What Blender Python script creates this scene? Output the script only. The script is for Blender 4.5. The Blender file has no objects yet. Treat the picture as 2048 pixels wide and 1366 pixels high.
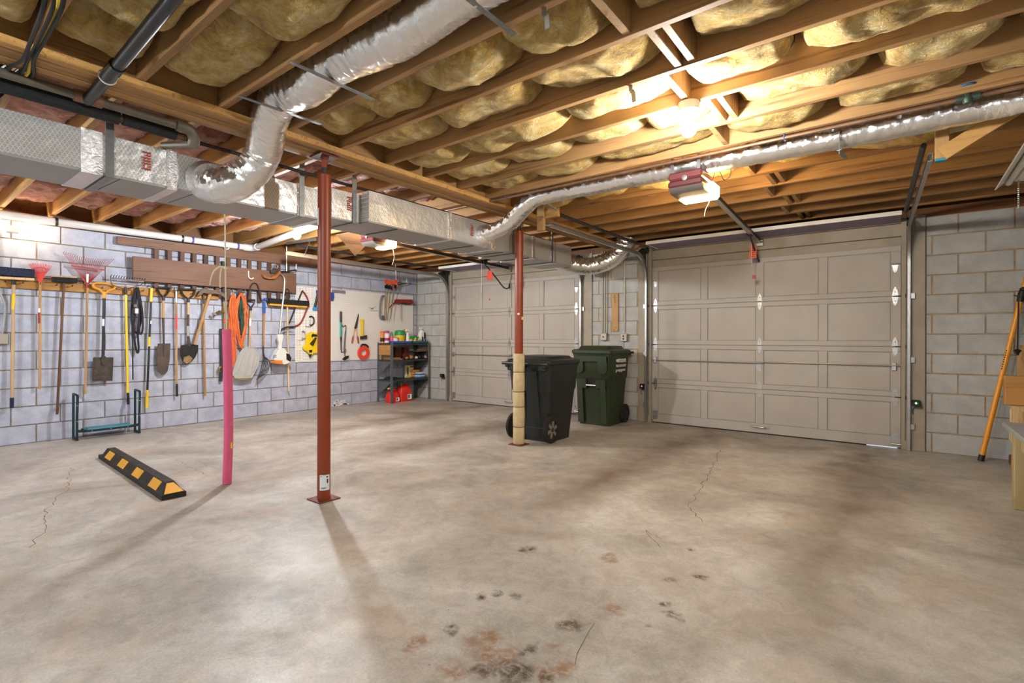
import bpy, math, random
from math import sin, cos, pi, radians, sqrt
from mathutils import Vector, Matrix, noise

# ---------------------------------------------------------------- camera
F_PX, YAW, Y0, CAM_H, ROLL = 1008.5, radians(37.68), 677.1, 1.166, radians(0.108)
scene = bpy.context.scene
cam_data = bpy.data.cameras.new('camera')
cam = bpy.data.objects.new('camera', cam_data)
scene.collection.objects.link(cam)
cam_data.sensor_fit = 'HORIZONTAL'
cam_data.sensor_width = 36.0
cam_data.lens = 36.0 * F_PX / 2048.0
cam_data.shift_y = (Y0 - 683.0) / 2048.0
cam_data.clip_start = 0.02
cam.matrix_world = (Matrix.Translation((0, 0, CAM_H)) @ Matrix.Rotation(YAW, 4, 'Z')
                    @ Matrix.Rotation(pi / 2, 4, 'X') @ Matrix.Rotation(ROLL, 4, 'Z'))
scene.camera = cam
# ---------------------------------------------------------------- world, exposure
world = bpy.data.worlds.new('daylight outside'); scene.world = world
world.use_nodes = True
world.node_tree.nodes['Background'].inputs[0].default_value = (0.75, 0.86, 1.0, 1)
world.node_tree.nodes['Background'].inputs[1].default_value = 2.5
vs = scene.view_settings
vs.view_transform = 'Standard'; vs.look = 'None'; vs.gamma = 1.0; vs.use_curve_mapping = False
vs.exposure = 0.74
scene.cycles.max_bounces = 5; scene.cycles.diffuse_bounces = 3; scene.cycles.glossy_bounces = 3
# emission of the room's lamps and the added fill bulbs (the lamps themselves are built further down)
BULB_R = ((1.0, 0.97, 0.92), 720)      # bare bulb, right bay
BULB_L = ((0.90, 0.96, 1.0), 1550)      # bare bulb, left bay
BULB_FILL = ((0.90, 0.96, 1.0), 1350)  # unseen bulbs added behind the camera as fill for the near floor
FLOOD = ((1.0, 0.72, 0.42), 75)       # twin lampholder above the tool wall
LENS = ((1.0, 0.68, 0.32), 72)         # opener courtesy lights

# ---------------------------------------------------------------- photo pixel -> place
FW = Vector((-sin(YAW), cos(YAW), 0)); RT = Vector((cos(YAW), sin(YAW), 0)); UP = Vector((0, 0, 1))
def ray(x, y):
    dx, dy = x - 1024, y - Y0
    a = dx * cos(ROLL) + dy * sin(ROLL); b = -dx * sin(ROLL) + dy * cos(ROLL)
    return FW + RT * (a / F_PX) - UP * (b / F_PX)
def on(axis, val, x, y):
    d = ray(x, y); o = Vector((0, 0, CAM_H))
    return o + d * ((val - o[axis]) / d[axis])
L, D, RW, BW = -7.62, 6.77, 1.25, -2.6      # left wall x, door wall y, right wall x, rear wall y
JB, JT = 2.53, 2.765                        # joist bottom, joist top
def Wl(x, y, n=0.05): return on(0, L + n, x, y)     # on the tool wall, n in front of it
def Wd(x, y, n=0.0): return on(1, D - n, x, y)      # on the door wall
def Fl(x, y): return on(2, 0.0, x, y)               # on the floor
def Az(x, y, z): return on(2, z, x, y)
def zA(q): return (q[0] * .3512, 420 + q[1] * .3514)
def zB(q): return (230 + q[0] * .2929, 470 + q[1] * .2929)
def zC(q): return (410 + q[0] * .2929, 470 + q[1] * .2929)
def zP(q): return (570 + q[0] * .2196, 530 + q[1] * .2196)

# ---------------------------------------------------------------- materials
def lin(h):
    if isinstance(h, str):
        h = [int(h[i:i + 2], 16) / 255 for i in (0, 2, 4)]
        return tuple(c / 12.92 if c <= .04045 else ((c + .055) / 1.055) ** 2.4 for c in h)
    return h
_m = {}
def nodes(name):
    m = bpy.data.materials.new(name); m.use_nodes = True
    nt = m.node_tree; b = nt.nodes['Principled BSDF']
    return m, nt, b
def N(nt, kind, **kw):
    n = nt.nodes.new(kind)
    for k, v in kw.items():
        if k in n.inputs: n.inputs[k].default_value = v
        else: setattr(n, k, v)
    return n
def coords(nt, scale=(1, 1, 1), rnd=True):
    tc = N(nt, 'ShaderNodeTexCoord'); mp = N(nt, 'ShaderNodeMapping')
    mp.inputs['Scale'].default_value = scale
    if rnd:
        oi = N(nt, 'ShaderNodeObjectInfo'); mu = N(nt, 'ShaderNodeVectorMath', operation='SCALE')
        cb = N(nt, 'ShaderNodeCombineXYZ')
        for i in range(3): nt.links.new(oi.outputs['Random'], cb.inputs[i])
        mu.inputs['Scale'].default_value = 37.0
        nt.links.new(cb.outputs[0], mu.inputs[0])
        ad = N(nt, 'ShaderNodeVectorMath', operation='ADD')
        nt.links.new(tc.outputs['Object'], mp.inputs[0]); nt.links.new(mp.outputs[0], ad.inputs[0]); nt.links.new(mu.outputs[0], ad.inputs[1])
        return ad.outputs[0]
    nt.links.new(tc.outputs['Object'], mp.inputs[0])
    return mp.outputs[0]
def ramp(nt, src, stops):
    r = N(nt, 'ShaderNodeValToRGB')
    el = r.color_ramp.elements
    while len(el) < len(stops): el.new(.5)
    for e, (p, c) in zip(el, stops): e.position = p; e.color = (*c, 1)
    nt.links.new(src, r.inputs[0])
    return r.outputs[0]
def bump(nt, b, src, strength, dist=.01):
    bp = N(nt, 'ShaderNodeBump'); bp.inputs['Strength'].default_value = strength; bp.inputs['Distance'].default_value = dist
    nt.links.new(src, bp.inputs['Height']); nt.links.new(bp.outputs[0], b.inputs['Normal'])
def mat(col, rough=.6, metal=0.0, var=.12, scale=9, bmp=0, bscale=80, key=None, spec=.5):
    k = key or (col, rough, metal, var, scale, bmp, bscale)
    if k in _m: return _m[k]
    m, nt, b = nodes('paint ' + str(col) if not key else key)
    c = lin(col)
    b.inputs['Roughness'].default_value = rough; b.inputs['Metallic'].default_value = metal
    b.inputs['Specular IOR Level'].default_value = spec
    co = coords(nt)
    nz = N(nt, 'ShaderNodeTexNoise', Scale=scale, Detail=3.0, Roughness=.6)
    nt.links.new(co, nz.inputs['Vector'])
    lo = tuple(x * (1 - var) for x in c); hi = tuple(min(1, x * (1 + var)) for x in c)
    nt.links.new(ramp(nt, nz.outputs['Fac'], [(.3, lo), (.7, hi)]), b.inputs['Base Color'])
    if bmp:
        n2 = N(nt, 'ShaderNodeTexNoise', Scale=bscale, Detail=2.0); nt.links.new(co, n2.inputs['Vector'])
        bump(nt, b, n2.outputs['Fac'], bmp)
    _m[k] = m
    return m
def wood(c1, c2, axis='X', rough=.65, fine=26, key=None):
    k = key or ('wood', c1, c2, axis)
    if k in _m: return _m[k]
    m, nt, b = nodes('wood %s %s %s' % (c1, c2, axis))
    s = [fine, fine, fine]; s['XYZ'.index(axis)] = 1.1
    co = coords(nt, s)
    nz = N(nt, 'ShaderNodeTexNoise', Scale=1.0, Detail=4.0, Roughness=.62, Distortion=.6)
    nt.links.new(co, nz.inputs['Vector'])
    s2 = [2.2, 2.2, 2.2]; s2['XYZ'.index(axis)] = .8
    co2 = coords(nt, s2)
    n2 = N(nt, 'ShaderNodeTexNoise', Scale=1.6, Detail=3.0); nt.links.new(co2, n2.inputs['Vector'])
    a, d = lin(c1), lin(c2)
    col = ramp(nt, nz.outputs['Fac'], [(.30, d), (.46, a), (.6, tuple(x * .82 + y * .18 for x, y in zip(a, d))), (.74, a)])
    mx = N(nt, 'ShaderNodeMix', data_type='RGBA', blend_type='MULTIPLY'); mx.inputs[0].default_value = .55
    nt.links.new(col, mx.inputs[6])
    nt.links.new(ramp(nt, n2.outputs['Fac'], [(.35, (.55, .5, .45)), (.62, (1, 1, 1))]), mx.inputs[7])
    oi = N(nt, 'ShaderNodeObjectInfo'); hs = N(nt, 'ShaderNodeHueSaturation')
    mr = N(nt, 'ShaderNodeMapRange'); mr.inputs[3].default_value = .78; mr.inputs[4].default_value = 1.15
    nt.links.new(oi.outputs['Random'], mr.inputs[0]); nt.links.new(mr.outputs[0], hs.inputs['Value'])
    nt.links.new(mx.outputs[2], hs.inputs['Color']); nt.links.new(hs.outputs[0], b.inputs['Base Color'])
    b.inputs['Roughness'].default_value = rough
    bump(nt, b, nz.outputs['Fac'], .15, .003)
    _m[k] = m
    return m
def emit(name, col, strength):
    m, nt, b = nodes(name)
    b.inputs['Base Color'].default_value = (*col, 1)
    b.inputs['Emission Color'].default_value = (*col, 1)
    b.inputs['Emission Strength'].default_value = strength
    return m
def foil(name, rough, scale, strength, col=(.80, .79, .77), stretch=(1, 1, 1)):
    if name in _m: return _m[name]
    m, nt, b = nodes(name)
    b.inputs['Base Color'].default_value = (*col, 1); b.inputs['Metallic'].default_value = .92; b.inputs['Roughness'].default_value = rough
    co = coords(nt, stretch)
    nz = N(nt, 'ShaderNodeTexNoise', Scale=scale, Detail=6.0, Roughness=.65, Distortion=1.2); nt.links.new(co, nz.inputs['Vector'])
    bump(nt, b, nz.outputs['Fac'], strength, .02)
    _m[name] = m
    return m

# ---------------------------------------------------------------- geometry
COL = scene.collection
WLOC = {}
class MB:
    def __init__(s, name, mat, parent=None, label=None, sharp=.6):
        s.name, s.mat, s.parent, s.label, s.sharp = name, mat, parent, label, sharp
        s.v, s.f = [], []
    def add(s, vs, fs):
        o = len(s.v); s.v += [Vector(p) for p in vs]; s.f += [tuple(i + o for i in f) for f in fs]; return s
    def box(s, a, b):
        (x0, y0, z0), (x1, y1, z1) = [[min(p, q) for p, q in zip(a, b)], [max(p, q) for p, q in zip(a, b)]]
        return s.add([(x0, y0, z0), (x1, y0, z0), (x1, y1, z0), (x0, y1, z0), (x0, y0, z1), (x1, y0, z1), (x1, y1, z1), (x0, y1, z1)],
                     [(0, 3, 2, 1), (4, 5, 6, 7), (0, 1, 5, 4), (1, 2, 6, 5), (2, 3, 7, 6), (3, 0, 4, 7)])
    def bbox(s, a, b, r=.004):      # box with chamfered edges
        lo = [min(p, q) for p, q in zip(a, b)]; hi = [max(p, q) for p, q in zip(a, b)]
        r = min([r] + [(h - l) * .45 for l, h in zip(lo, hi)])
        vs = []
        for sx in (0, 1):
            for sy in (0, 1):
                for sz in (0, 1):
                    c = [(hi if t else lo)[i] for i, t in enumerate((sx, sy, sz))]
                    g = [(-r if t else r) for t in (sx, sy, sz)]
                    vs += [(c[0], c[1] + g[1], c[2] + g[2]), (c[0] + g[0], c[1], c[2] + g[2]), (c[0] + g[0], c[1] + g[1], c[2])]
        I = lambda sx, sy, sz, k: ((sx * 2 + sy) * 2 + sz) * 3 + k
        fs = []
        for t in (0, 1):
            q = [I(t, 0, 0, 0), I(t, 1, 0, 0), I(t, 1, 1, 0), I(t, 0, 1, 0)]; fs.append(tuple(q if t else q[::-1]))
            q = [I(0, t, 0, 1), I(0, t, 1, 1), I(1, t, 1, 1), I(1, t, 0, 1)]; fs.append(tuple(q if t else q[::-1]))
            q = [I(0, 0, t, 2), I(1, 0, t, 2), I(1, 1, t, 2), I(0, 1, t, 2)]; fs.append(tuple(q if t else q[::-1]))
        for u in (0, 1):
            for w in (0, 1):
                fs.append((I(u, w, 0, 0), I(u, w, 1, 0), I(u, w, 1, 1), I(u, w, 0, 1)))
                fs.append((I(u, 0, w, 0), I(u, 1, w, 0), I(u, 1, w, 2), I(u, 0, w, 2)))
                fs.append((I(0, u, w, 1), I(1, u, w, 1), I(1, u, w, 2), I(0, u, w, 2)))
                for z in (0, 1): fs.append((I(u, w, z, 0), I(u, w, z, 1), I(u, w, z, 2)))
        return s.add(vs, fs)
    def bar(s, p, q, w, h, up=(0, 0, 1)):   # rectangular bar from p to q
        p, q = Vector(p), Vector(q); d = (q - p).normalized(); up = Vector(up)
        if abs(d.dot(up)) > .98: up = Vector((1, 0, 0))
        a = d.cross(up).normalized() * (w / 2); b = a.cross(d).normalized() * (h / 2)
        vs = [e + sa * a + sb * b for e in (p, q) for sa, sb in ((-1, -1), (1, -1), (1, 1), (-1, 1))]
        return s.add(vs, [(3, 2, 1, 0), (4, 5, 6, 7)] + [(i, (i + 1) % 4, 4 + (i + 1) % 4, 4 + i) for i in range(4)])
    def tube(s, pts, r, seg=10, closed=False, caps=True, flat=None):
        pts = [Vector(p) for p in pts]; n = len(pts)
        rr = r if isinstance(r, (list, tuple)) else [r] * n
        vs, fs = [], []; prev = None
        for i, p in enumerate(pts):
            if closed: t = pts[(i + 1) % n] - pts[i - 1]
            else: t = pts[min(i + 1, n - 1)] - pts[max(i - 1, 0)]
            t.normalize()
            if prev is None:
                a = Vector((0, 0, 1)) if abs(t.z) < .9 else Vector((1, 0, 0))
                u = t.cross(a).normalized()
            else:
                u = (prev - t * prev.dot(t)).normalized()
            prev = u; w = t.cross(u)
            for k in range(seg):
                an = 2 * pi * k / seg
                vs.append(p + (u * cos(an) + w * sin(an) * (flat or 1)) * rr[i])
        m = n if closed else n - 1
        for i in range(m):
            j = (i + 1) % n
            for k in range(seg):
                fs.append((i * seg + k, i * seg + (k + 1) % seg, j * seg + (k + 1) % seg, j * seg + k))
        if caps and not closed:
            fs.append(tuple(range(seg))[::-1]); fs.append(tuple((n - 1) * seg + k for k in range(seg)))
        return s.add(vs, fs)
    def prism(s, poly, off):
        poly = [Vector(p) for p in poly]; off = Vector(off); n = len(poly)
        nrm = Vector((0, 0, 0))
        for i in range(n): nrm += poly[i].cross(poly[(i + 1) % n])
        if nrm.dot(off) > 0: poly = poly[::-1]
        return s.add(poly + [p + off for p in poly], [tuple(range(n)), tuple(range(2 * n - 1, n - 1, -1))] +
                     [(i, n + i, n + (i + 1) % n, (i + 1) % n) for i in range(n)])
    def lathe(s, base, prof, seg=16, axis=(0, 0, 1), sx=1, sy=1):
        base, ax = Vector(base), Vector(axis).normalized()
        u = ax.cross(Vector((1, 0, 0)) if abs(ax.x) < .9 else Vector((0, 1, 0))).normalized(); w = ax.cross(u)
        vs, fs = [], []
        for r, h in prof:
            for k in range(seg):
                an = 2 * pi * k / seg
                vs.append(base + ax * h + (u * cos(an) * sx + w * sin(an) * sy) * r)
        for i in range(len(prof) - 1):
            for k in range(seg):
                fs.append((i * seg + k, i * seg + (k + 1) % seg, (i + 1) * seg + (k + 1) % seg, (i + 1) * seg + k))
        fs.append(tuple(range(seg))[::-1]); fs.append(tuple((len(prof) - 1) * seg + k for k in range(seg)))
        return s.add(vs, fs)
    def tyre(s, base, prof, seg=28, axis=(1, 0, 0)):      # closed profile turned round an axis, no caps
        o = len(s.f); v0 = len(s.v); s.lathe(base, prof, seg, axis); s.f.pop(); s.f.pop(); m = (len(prof) - 1) * seg
        s.f += [(v0 + m + k, v0 + m + (k + 1) % seg, v0 + (k + 1) % seg, v0 + k) for k in range(seg)]
        return s
    def ball(s, c, r, seg=14, rings=8, sz=1.0):
        return s.lathe(Vector(c), [(max(.0005, r * sin(pi * i / rings)), -r * cos(pi * i / rings) * sz) for i in range(rings + 1)], seg)
    def ring(s, c, R, r, axis=(1, 0, 0), seg=28, s2=8, sy=1.0):
        ax = Vector(axis).normalized(); u = ax.cross(Vector((0, 0, 1)) if abs(ax.z) < .9 else Vector((1, 0, 0))).normalized(); w = ax.cross(u)
        return s.tube([Vector(c) + (u * cos(2 * pi * i / seg) + w * sin(2 * pi * i / seg) * sy) * R for i in range(seg)], r, s2, closed=True)
    def mesh(s, origin):
        me = bpy.data.meshes.new(s.name)
        me.from_pydata([tuple(p - origin) for p in s.v], [], s.f)
        if s.mat: me.materials.append(s.mat)
        for p in me.polygons: p.use_smooth = True
        me.set_sharp_from_angle(angle=s.sharp)
        me.update()
        return me
    def centre(s):
        lo = [min(p[i] for p in s.v) for i in range(3)]; hi = [max(p[i] for p in s.v) for i in range(3)]
        return Vector([(a + b) / 2 for a, b in zip(lo, hi)])
def link(o, parent=None, loc=None):
    COL.objects.link(o)
    if parent is not None:
        o.parent = parent
    if loc is not None:
        WLOC[o.name] = Vector(loc)
        o.location = Vector(loc) - (WLOC[parent.name] if parent is not None else Vector((0, 0, 0)))
    return o
def build(mb, parent=None, origin=None):
    c = mb.centre() if origin is None else Vector(origin)
    o = bpy.data.objects.new(mb.name, mb.mesh(c))
    link(o, parent, c)
    if mb.label: o['label'] = mb.label
    return o
def share(name, mesh, loc, parent=None):
    return link(bpy.data.objects.new(name, mesh), parent, loc)
class Thing:
    def __init__(s, name, label, cat, group=None, kind=None):
        s.name, s.label, s.cat, s.group, s.kind = name, label, cat, group, kind
        s.parts = []
    def part(s, name, mat, parent=None, label=None, sharp=.6):
        mb = MB(name, mat, parent, label, sharp); s.parts.append(mb); return mb
    def done(s):
        ps = [p for p in s.parts if p.v]
        vs = [q for p in ps for q in p.v]
        lo = [min(q[i] for q in vs) for i in range(3)]; hi = [max(q[i] for q in vs) for i in range(3)]
        base = Vector(((lo[0] + hi[0]) / 2, (lo[1] + hi[1]) / 2, lo[2]))
        if len(ps) == 1:
            ps[0].name = s.name; ps[0].label = None
            o = build(ps[0], None, base)
        else:
            o = link(bpy.data.objects.new(s.name, None), None, base)
            o.empty_display_size = .05
            made = {}
            for p in ps: made[id(p)] = build(p, made[id(p.parent)] if p.parent else o)
        tag(o, s.label, s.cat, s.group, s.kind)
        s.obj = o
        return o
def tag(o, label=None, cat=None, group=None, kind=None):
    if label: o['label'] = label
    if cat: o['category'] = cat
    if group: o['group'] = group
    if kind: o['kind'] = kind
    return o
def struct(mb): return tag(build(mb), kind='structure')
def smooth_path(pts, n=8):
    pts = [Vector(p) for p in pts]; out = []
    for i in range(len(pts) - 1):
        p0, p1, p2, p3 = pts[max(i - 1, 0)], pts[i], pts[i + 1], pts[min(i + 2, len(pts) - 1)]
        for k in range(n):
            t = k / n
            out.append(.5 * ((2 * p1) + (p2 - p0) * t + (2 * p0 - 5 * p1 + 4 * p2 - p3) * t * t + (3 * p1 - p0 - 3 * p2 + p3) * t ** 3))
    return out + [pts[-1]]
rng = random.Random(7)
# ================================================================ the setting
def floor_mat():
    m, nt, b = nodes('stained concrete slab')
    tc = N(nt, 'ShaderNodeTexCoord')
    def nz(scale, detail=6., rough=.6, dist=0., vec=None):
        n = N(nt, 'ShaderNodeTexNoise', Scale=scale, Detail=detail, Roughness=rough, Distortion=dist)
        nt.links.new(vec or tc.outputs['Object'], n.inputs['Vector']); return n.outputs['Fac']
    base = ramp(nt, nz(1.1, 7, .62, .6), [(.30, lin('86817b')), (.44, lin('a19c95')), (.57, lin('b4b0aa')), (.72, lin('c9c7c3'))])
    def mul(col, fac_col, f=1.0):
        mx = N(nt, 'ShaderNodeMix', data_type='RGBA', blend_type='MULTIPLY'); mx.inputs[0].default_value = f
        nt.links.new(col, mx.inputs[6]); nt.links.new(fac_col, mx.inputs[7]); return mx.outputs[2]
    def mixc(col, fac, c2):
        mx = N(nt, 'ShaderNodeMix', data_type='RGBA'); nt.links.new(fac, mx.inputs[0])
        nt.links.new(col, mx.inputs[6]); mx.inputs[7].default_value = (*c2, 1); return mx.outputs[2]
    col = mul(base, ramp(nt, nz(11, 7, .68, .8), [(.32, (.78, .77, .75)), (.6, (1.06, 1.06, 1.05))]), .85)
    col = mul(col, ramp(nt, nz(90, 3, .6), [(.3, (.76, .76, .76)), (.65, (1.04, 1.04, 1.04))]), .75)
    warm = N(nt, 'ShaderNodeMath', operation='MULTIPLY'); warm.inputs[1].default_value = .35
    nt.links.new(ramp(nt, nz(2.6, 5, .6, .8), [(.52, (0, 0, 0)), (.72, (1, 1, 1))]), warm.inputs[0])
    col = mixc(col, warm.outputs[0], lin('a98e6c'))
    # wheel tracks running to the two doors
    wv = N(nt, 'ShaderNodeVectorMath', operation='ADD'); wn = N(nt, 'ShaderNodeTexNoise', Scale=1.3, Detail=4.)
    nt.links.new(tc.outputs['Object'], wn.inputs['Vector']); sc = N(nt, 'ShaderNodeVectorMath', operation='SCALE'); sc.inputs['Scale'].default_value = .55
    nt.links.new(wn.outputs['Color'], sc.inputs[0]); nt.links.new(tc.outputs['Object'], wv.inputs[0]); nt.links.new(sc.outputs[0], wv.inputs[1])
    sep = N(nt, 'ShaderNodeSeparateXYZ'); nt.links.new(wv.outputs[0], sep.inputs[0])
    def mth(op, a, b=None, clamp=False):
        n = N(nt, 'ShaderNodeMath', operation=op, use_clamp=clamp)
        for i, q in enumerate((a, b)):
            if q is None: continue
            if isinstance(q, (int, float)): n.inputs[i].default_value = q
            else: nt.links.new(q, n.inputs[i])
        return n.outputs[0]
    tr = None
    for x in (-.3, -1.95, -4.2, -5.8):
        d = mth('ABSOLUTE', mth('SUBTRACT', sep.outputs[0], x + .27))
        t = mth('SUBTRACT', 1.0, mth('DIVIDE', d, .38), True)
        tr = t if tr is None else mth('MAXIMUM', tr, t)
    along = mth('DIVIDE', mth('SUBTRACT', sep.outputs[1], 2.2), 1.6, True)
    tr = mth('MULTIPLY', mth('MULTIPLY', tr, along), mth('MULTIPLY', nz(2.2, 5, .65), 1.25))
    col = mixc(col, tr, lin('5e4d3c'))
    # oil and rust spots
    sv = N(nt, 'ShaderNodeVectorMath', operation='ADD'); sn = N(nt, 'ShaderNodeTexNoise', Scale=9., Detail=5.)
    nt.links.new(tc.outputs['Object'], sn.inputs['Vector']); s2 = N(nt, 'ShaderNodeVectorMath', operation='SCALE'); s2.inputs['Scale'].default_value = .16
    nt.links.new(sn.outputs['Color'], s2.inputs[0]); nt.links.new(tc.outputs['Object'], s2.inputs[0]) if False else None
    off = N(nt, 'ShaderNodeVectorMath', operation='SUBTRACT'); off.inputs[1].default_value = (.08, .08, .08)
    nt.links.new(s2.outputs[0], off.inputs[0]); nt.links.new(tc.outputs['Object'], sv.inputs[0]); nt.links.new(off.outputs[0], sv.inputs[1])
    def spots(lst):
        acc = None
        for zx, zy, r in lst:
            p = Fl(800 + zx * .293, 1000 + zy * .293)
            d = N(nt, 'ShaderNodeVectorMath', operation='DISTANCE'); nt.links.new(sv.outputs[0], d.inputs[0]); d.inputs[1].default_value = (p.x, p.y, 0)
            t = mth('SUBTRACT', 1.35, mth('DIVIDE', d.outputs['Value'], r), True)
            acc = t if acc is None else mth('MAXIMUM', acc, t)
        return acc
    brown = spots([(560, 940, .07), (600, 1050, .07), (720, 1070, .06), (400, 1160, .07), (1060, 1020, .035), (1480, 740, .05), (1080, 1150, .05), (990, 1190, .05), (120, 980, .05), (1430, 395, .05)])
    dark = spots([(760, 1160, .075), (575, 1150, .035), (1010, 1215, .03), (545, 660, .03), (680, 640, .03), (820, 655, .03), (1820, 712, .028), (1855, 790, .03), (1695, 850, .03), (880, 1030, .035), (1170, 850, .05), (340, 885, .022), (1830, 545, .03), (2005, 345, .035), (2045, 530, .03), (830, 345, .03), (900, 330, .04)])
    mott = ramp(nt, nz(26, 5, .75, .6), [(.38, (.12,) * 3), (.56, (1, 1, 1))])
    col = mixc(col, mth('MULTIPLY', mth('MULTIPLY', brown, mott), .9), lin('7d5c3a'))
    col = mixc(col, mth('MULTIPLY', mth('MULTIPLY', dark, mott), 1.15, True), lin('4c3d2e'))
    spk = N(nt, 'ShaderNodeTexVoronoi', Scale=7.0); nt.links.new(tc.outputs['Object'], spk.inputs['Vector'])
    col = mixc(col, ramp(nt, spk.outputs['Distance'], [(.012, (.85, .85, .85)), (.035, (0, 0, 0))]), lin('5a4a3a'))
    nt.links.new(col, b.inputs['Base Color'])
    nt.links.new(ramp(nt, nz(2.2, 5, .6), [(.35, (.36,) * 3), (.65, (.62,) * 3)]), b.inputs['Roughness'])
    bump(nt, b, nz(55, 6, .7), .22, .004)
    return m
fl = MB('floor', floor_mat()); fl.box((L - .3, BW - .3, -.15), (RW + .3, 9.0, 0.0))
floor = tag(build(fl, origin=(0, 0, 0)), kind='structure')
crack_mat = mat('5d5040', .9)
def crack(pts, w=.005):
    mb = MB('crack', crack_mat); P = [Fl(*p) for p in pts]; Q = []
    for a, b in zip(P, P[1:]):
        n = max(2, int((b - a).length / .05))
        for i in range(n):
            q = a.lerp(b, i / n); Q.append(q + Vector((rng.uniform(-.018, .018), rng.uniform(-.018, .018), 0)))
    Q.append(P[-1])
    for i, (a, b) in enumerate(zip(Q, Q[1:])):
        t = (b - a).normalized(); s = Vector((-t.y, t.x, 0)) * (w * rng.uniform(.25, .6)); z = Vector((0, 0, .0007))
        mb.add([a - s + z, a + s + z, b + s + z, b - s + z], [(3, 2, 1, 0)])
    build(mb, floor)
crack([(1442, 900), (1420, 945), (1395, 985), (1380, 1012), (1405, 1045)])
crack([(145, 935), (132, 980), (100, 1010), (85, 1035), (90, 1060), (58, 1095)], .004)
crack([(1190, 1245), (1165, 1280), (1150, 1330)], .003)
crack([(348, 918), (420, 955)], .003); crack([(375, 913), (435, 938)], .003)
crack([(1330, 1080), (1290, 1062), (1320, 1095)], .003)

def TAUPE2_(): return mat('9c9384', .6, var=.1, scale=5, key='taupe painted boards')
# ---- block walls: every block is a piece, the joint is the recessed wall behind
BLK_PAINT = mat('acb0c0', .75, var=.16, scale=7, bmp=.55, bscale=120, key='pale painted block')
BLK_BARE = mat('b0b1b0', .85, var=.12, scale=6, bmp=.7, bscale=120, key='bare grey block')
JOINT = mat('83796c', .9, var=.2, scale=12, bmp=.4, key='mortar joint')
JOINT2 = mat('a08c70', .9, var=.2, scale=12, bmp=.4, key='tan mortar joint')
C_H, C_L = .2032, .4064
_bm = {}
def block_mesh(w, h, face, m):
    k = (round(w, 3), round(h, 3), face, m.name)
    if k not in _bm:
        mb = MB('block', m); a, c, t, e = w / 2, h / 2, .016, .004
        if face == 'L': P = lambda u, v, n: (n, u, v)
        else: P = lambda u, v, n: (-u, -n, v)
        if face == 'L': P2 = lambda u, v, n: Vector((n, -u, v))
        else: P2 = lambda u, v, n: Vector((u, -n, v))
        q = [P2(sx * a, sz * c, 0) for sx, sz in ((-1, -1), (1, -1), (1, 1), (-1, 1))]
        r = [P2(sx * (a - e), sz * (c - e), t) for sx, sz in ((-1, -1), (1, -1), (1, 1), (-1, 1))]
        flip = face == 'L'
        fs = [(4, 5, 6, 7)] + [(i, (i + 1) % 4, 4 + (i + 1) % 4, 4 + i) for i in range(4)]
        # outward normals: front along +n
        f0 = [r[0], r[1], r[2]]; nn = (f0[1] - f0[0]).cross(f0[2] - f0[0])
        out = Vector((1, 0, 0)) if face == 'L' else Vector((0, -1, 0))
        if nn.dot(out) < 0: fs = [f[::-1] for f in fs]
        mb.add(q + r, fs); _bm[k] = mb.mesh(Vector((0, 0, 0)))
    return _bm[k]
def lay(wall, face, u0, u1, start, m, courses=12, cut=None):
    g = .008
    for c in range(courses):
        off = start + (C_L / 2 if c % 2 else 0)
        k = math.floor((u0 - off) / C_L)
        while True:
            a = max(u0, off + k * C_L); e = min(u1, off + (k + 1) * C_L); k += 1
            if a >= u1 - .01: break
            if e - a < .05: continue
            w = e - a - g; u = (a + e) / 2; z = c * C_H + C_H / 2
            me = block_mesh(w, C_H - g, face, m)
            loc = (L - .016 + rng.uniform(-.001, .0015), u, z) if face == 'L' else (u, D + .016 + rng.uniform(-.0015, .001), z)
            share('block', me, loc, wall)
WT = 2.4384
mb = MB('wall_left', JOINT); mb.box((L - .25, BW, 0), (L - .007, D + .25, WT)); wall_left = struct(mb)
lay(wall_left, 'L', .35, D, 1.207, BLK_PAINT)
mb = MB('sill_plate', wood('8a5c30', '5a3818', 'Y')); mb.box((L - .14, BW, WT), (L - .001, D + .2, JB)); build(mb, wall_left)
mb = MB('wall_far', JOINT2)
for a, b in ((L - .007, -6.80), (-3.70, -2.95), (.19, RW + .2)): mb.box((a, D + .007, 0), (b, D + .25, WT))
wall_far = struct(mb)
lay(wall_far, 'D', L + .012, -6.80, -7.60, BLK_BARE); lay(wall_far, 'D', -3.70, -2.95, -3.79, BLK_BARE); lay(wall_far, 'D', .198, RW, .25, BLK_BARE)
mb = MB('sill_plate', wood('8a5c30', '5a3818', 'X')); mb.box((L, D + .002, WT), (RW + .2, D + .2, JB)); build(mb, wall_far)
for x0_, x1_ in ((-6.645, -3.926), (-2.758, -.004)):
    mb = MB('door_stop', TAUPE2_())
    for a, b in ((x0_ - .03, x0_ + .03), (x1_ - .03, x1_ + .03)): mb.box((a, D + .055, 0), (b, D + .2, 2.3))
    mb.box((x0_ - .03, D + .055, 2.12), (x1_ + .03, D + .2, 2.3)); build(mb, wall_far)
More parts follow.
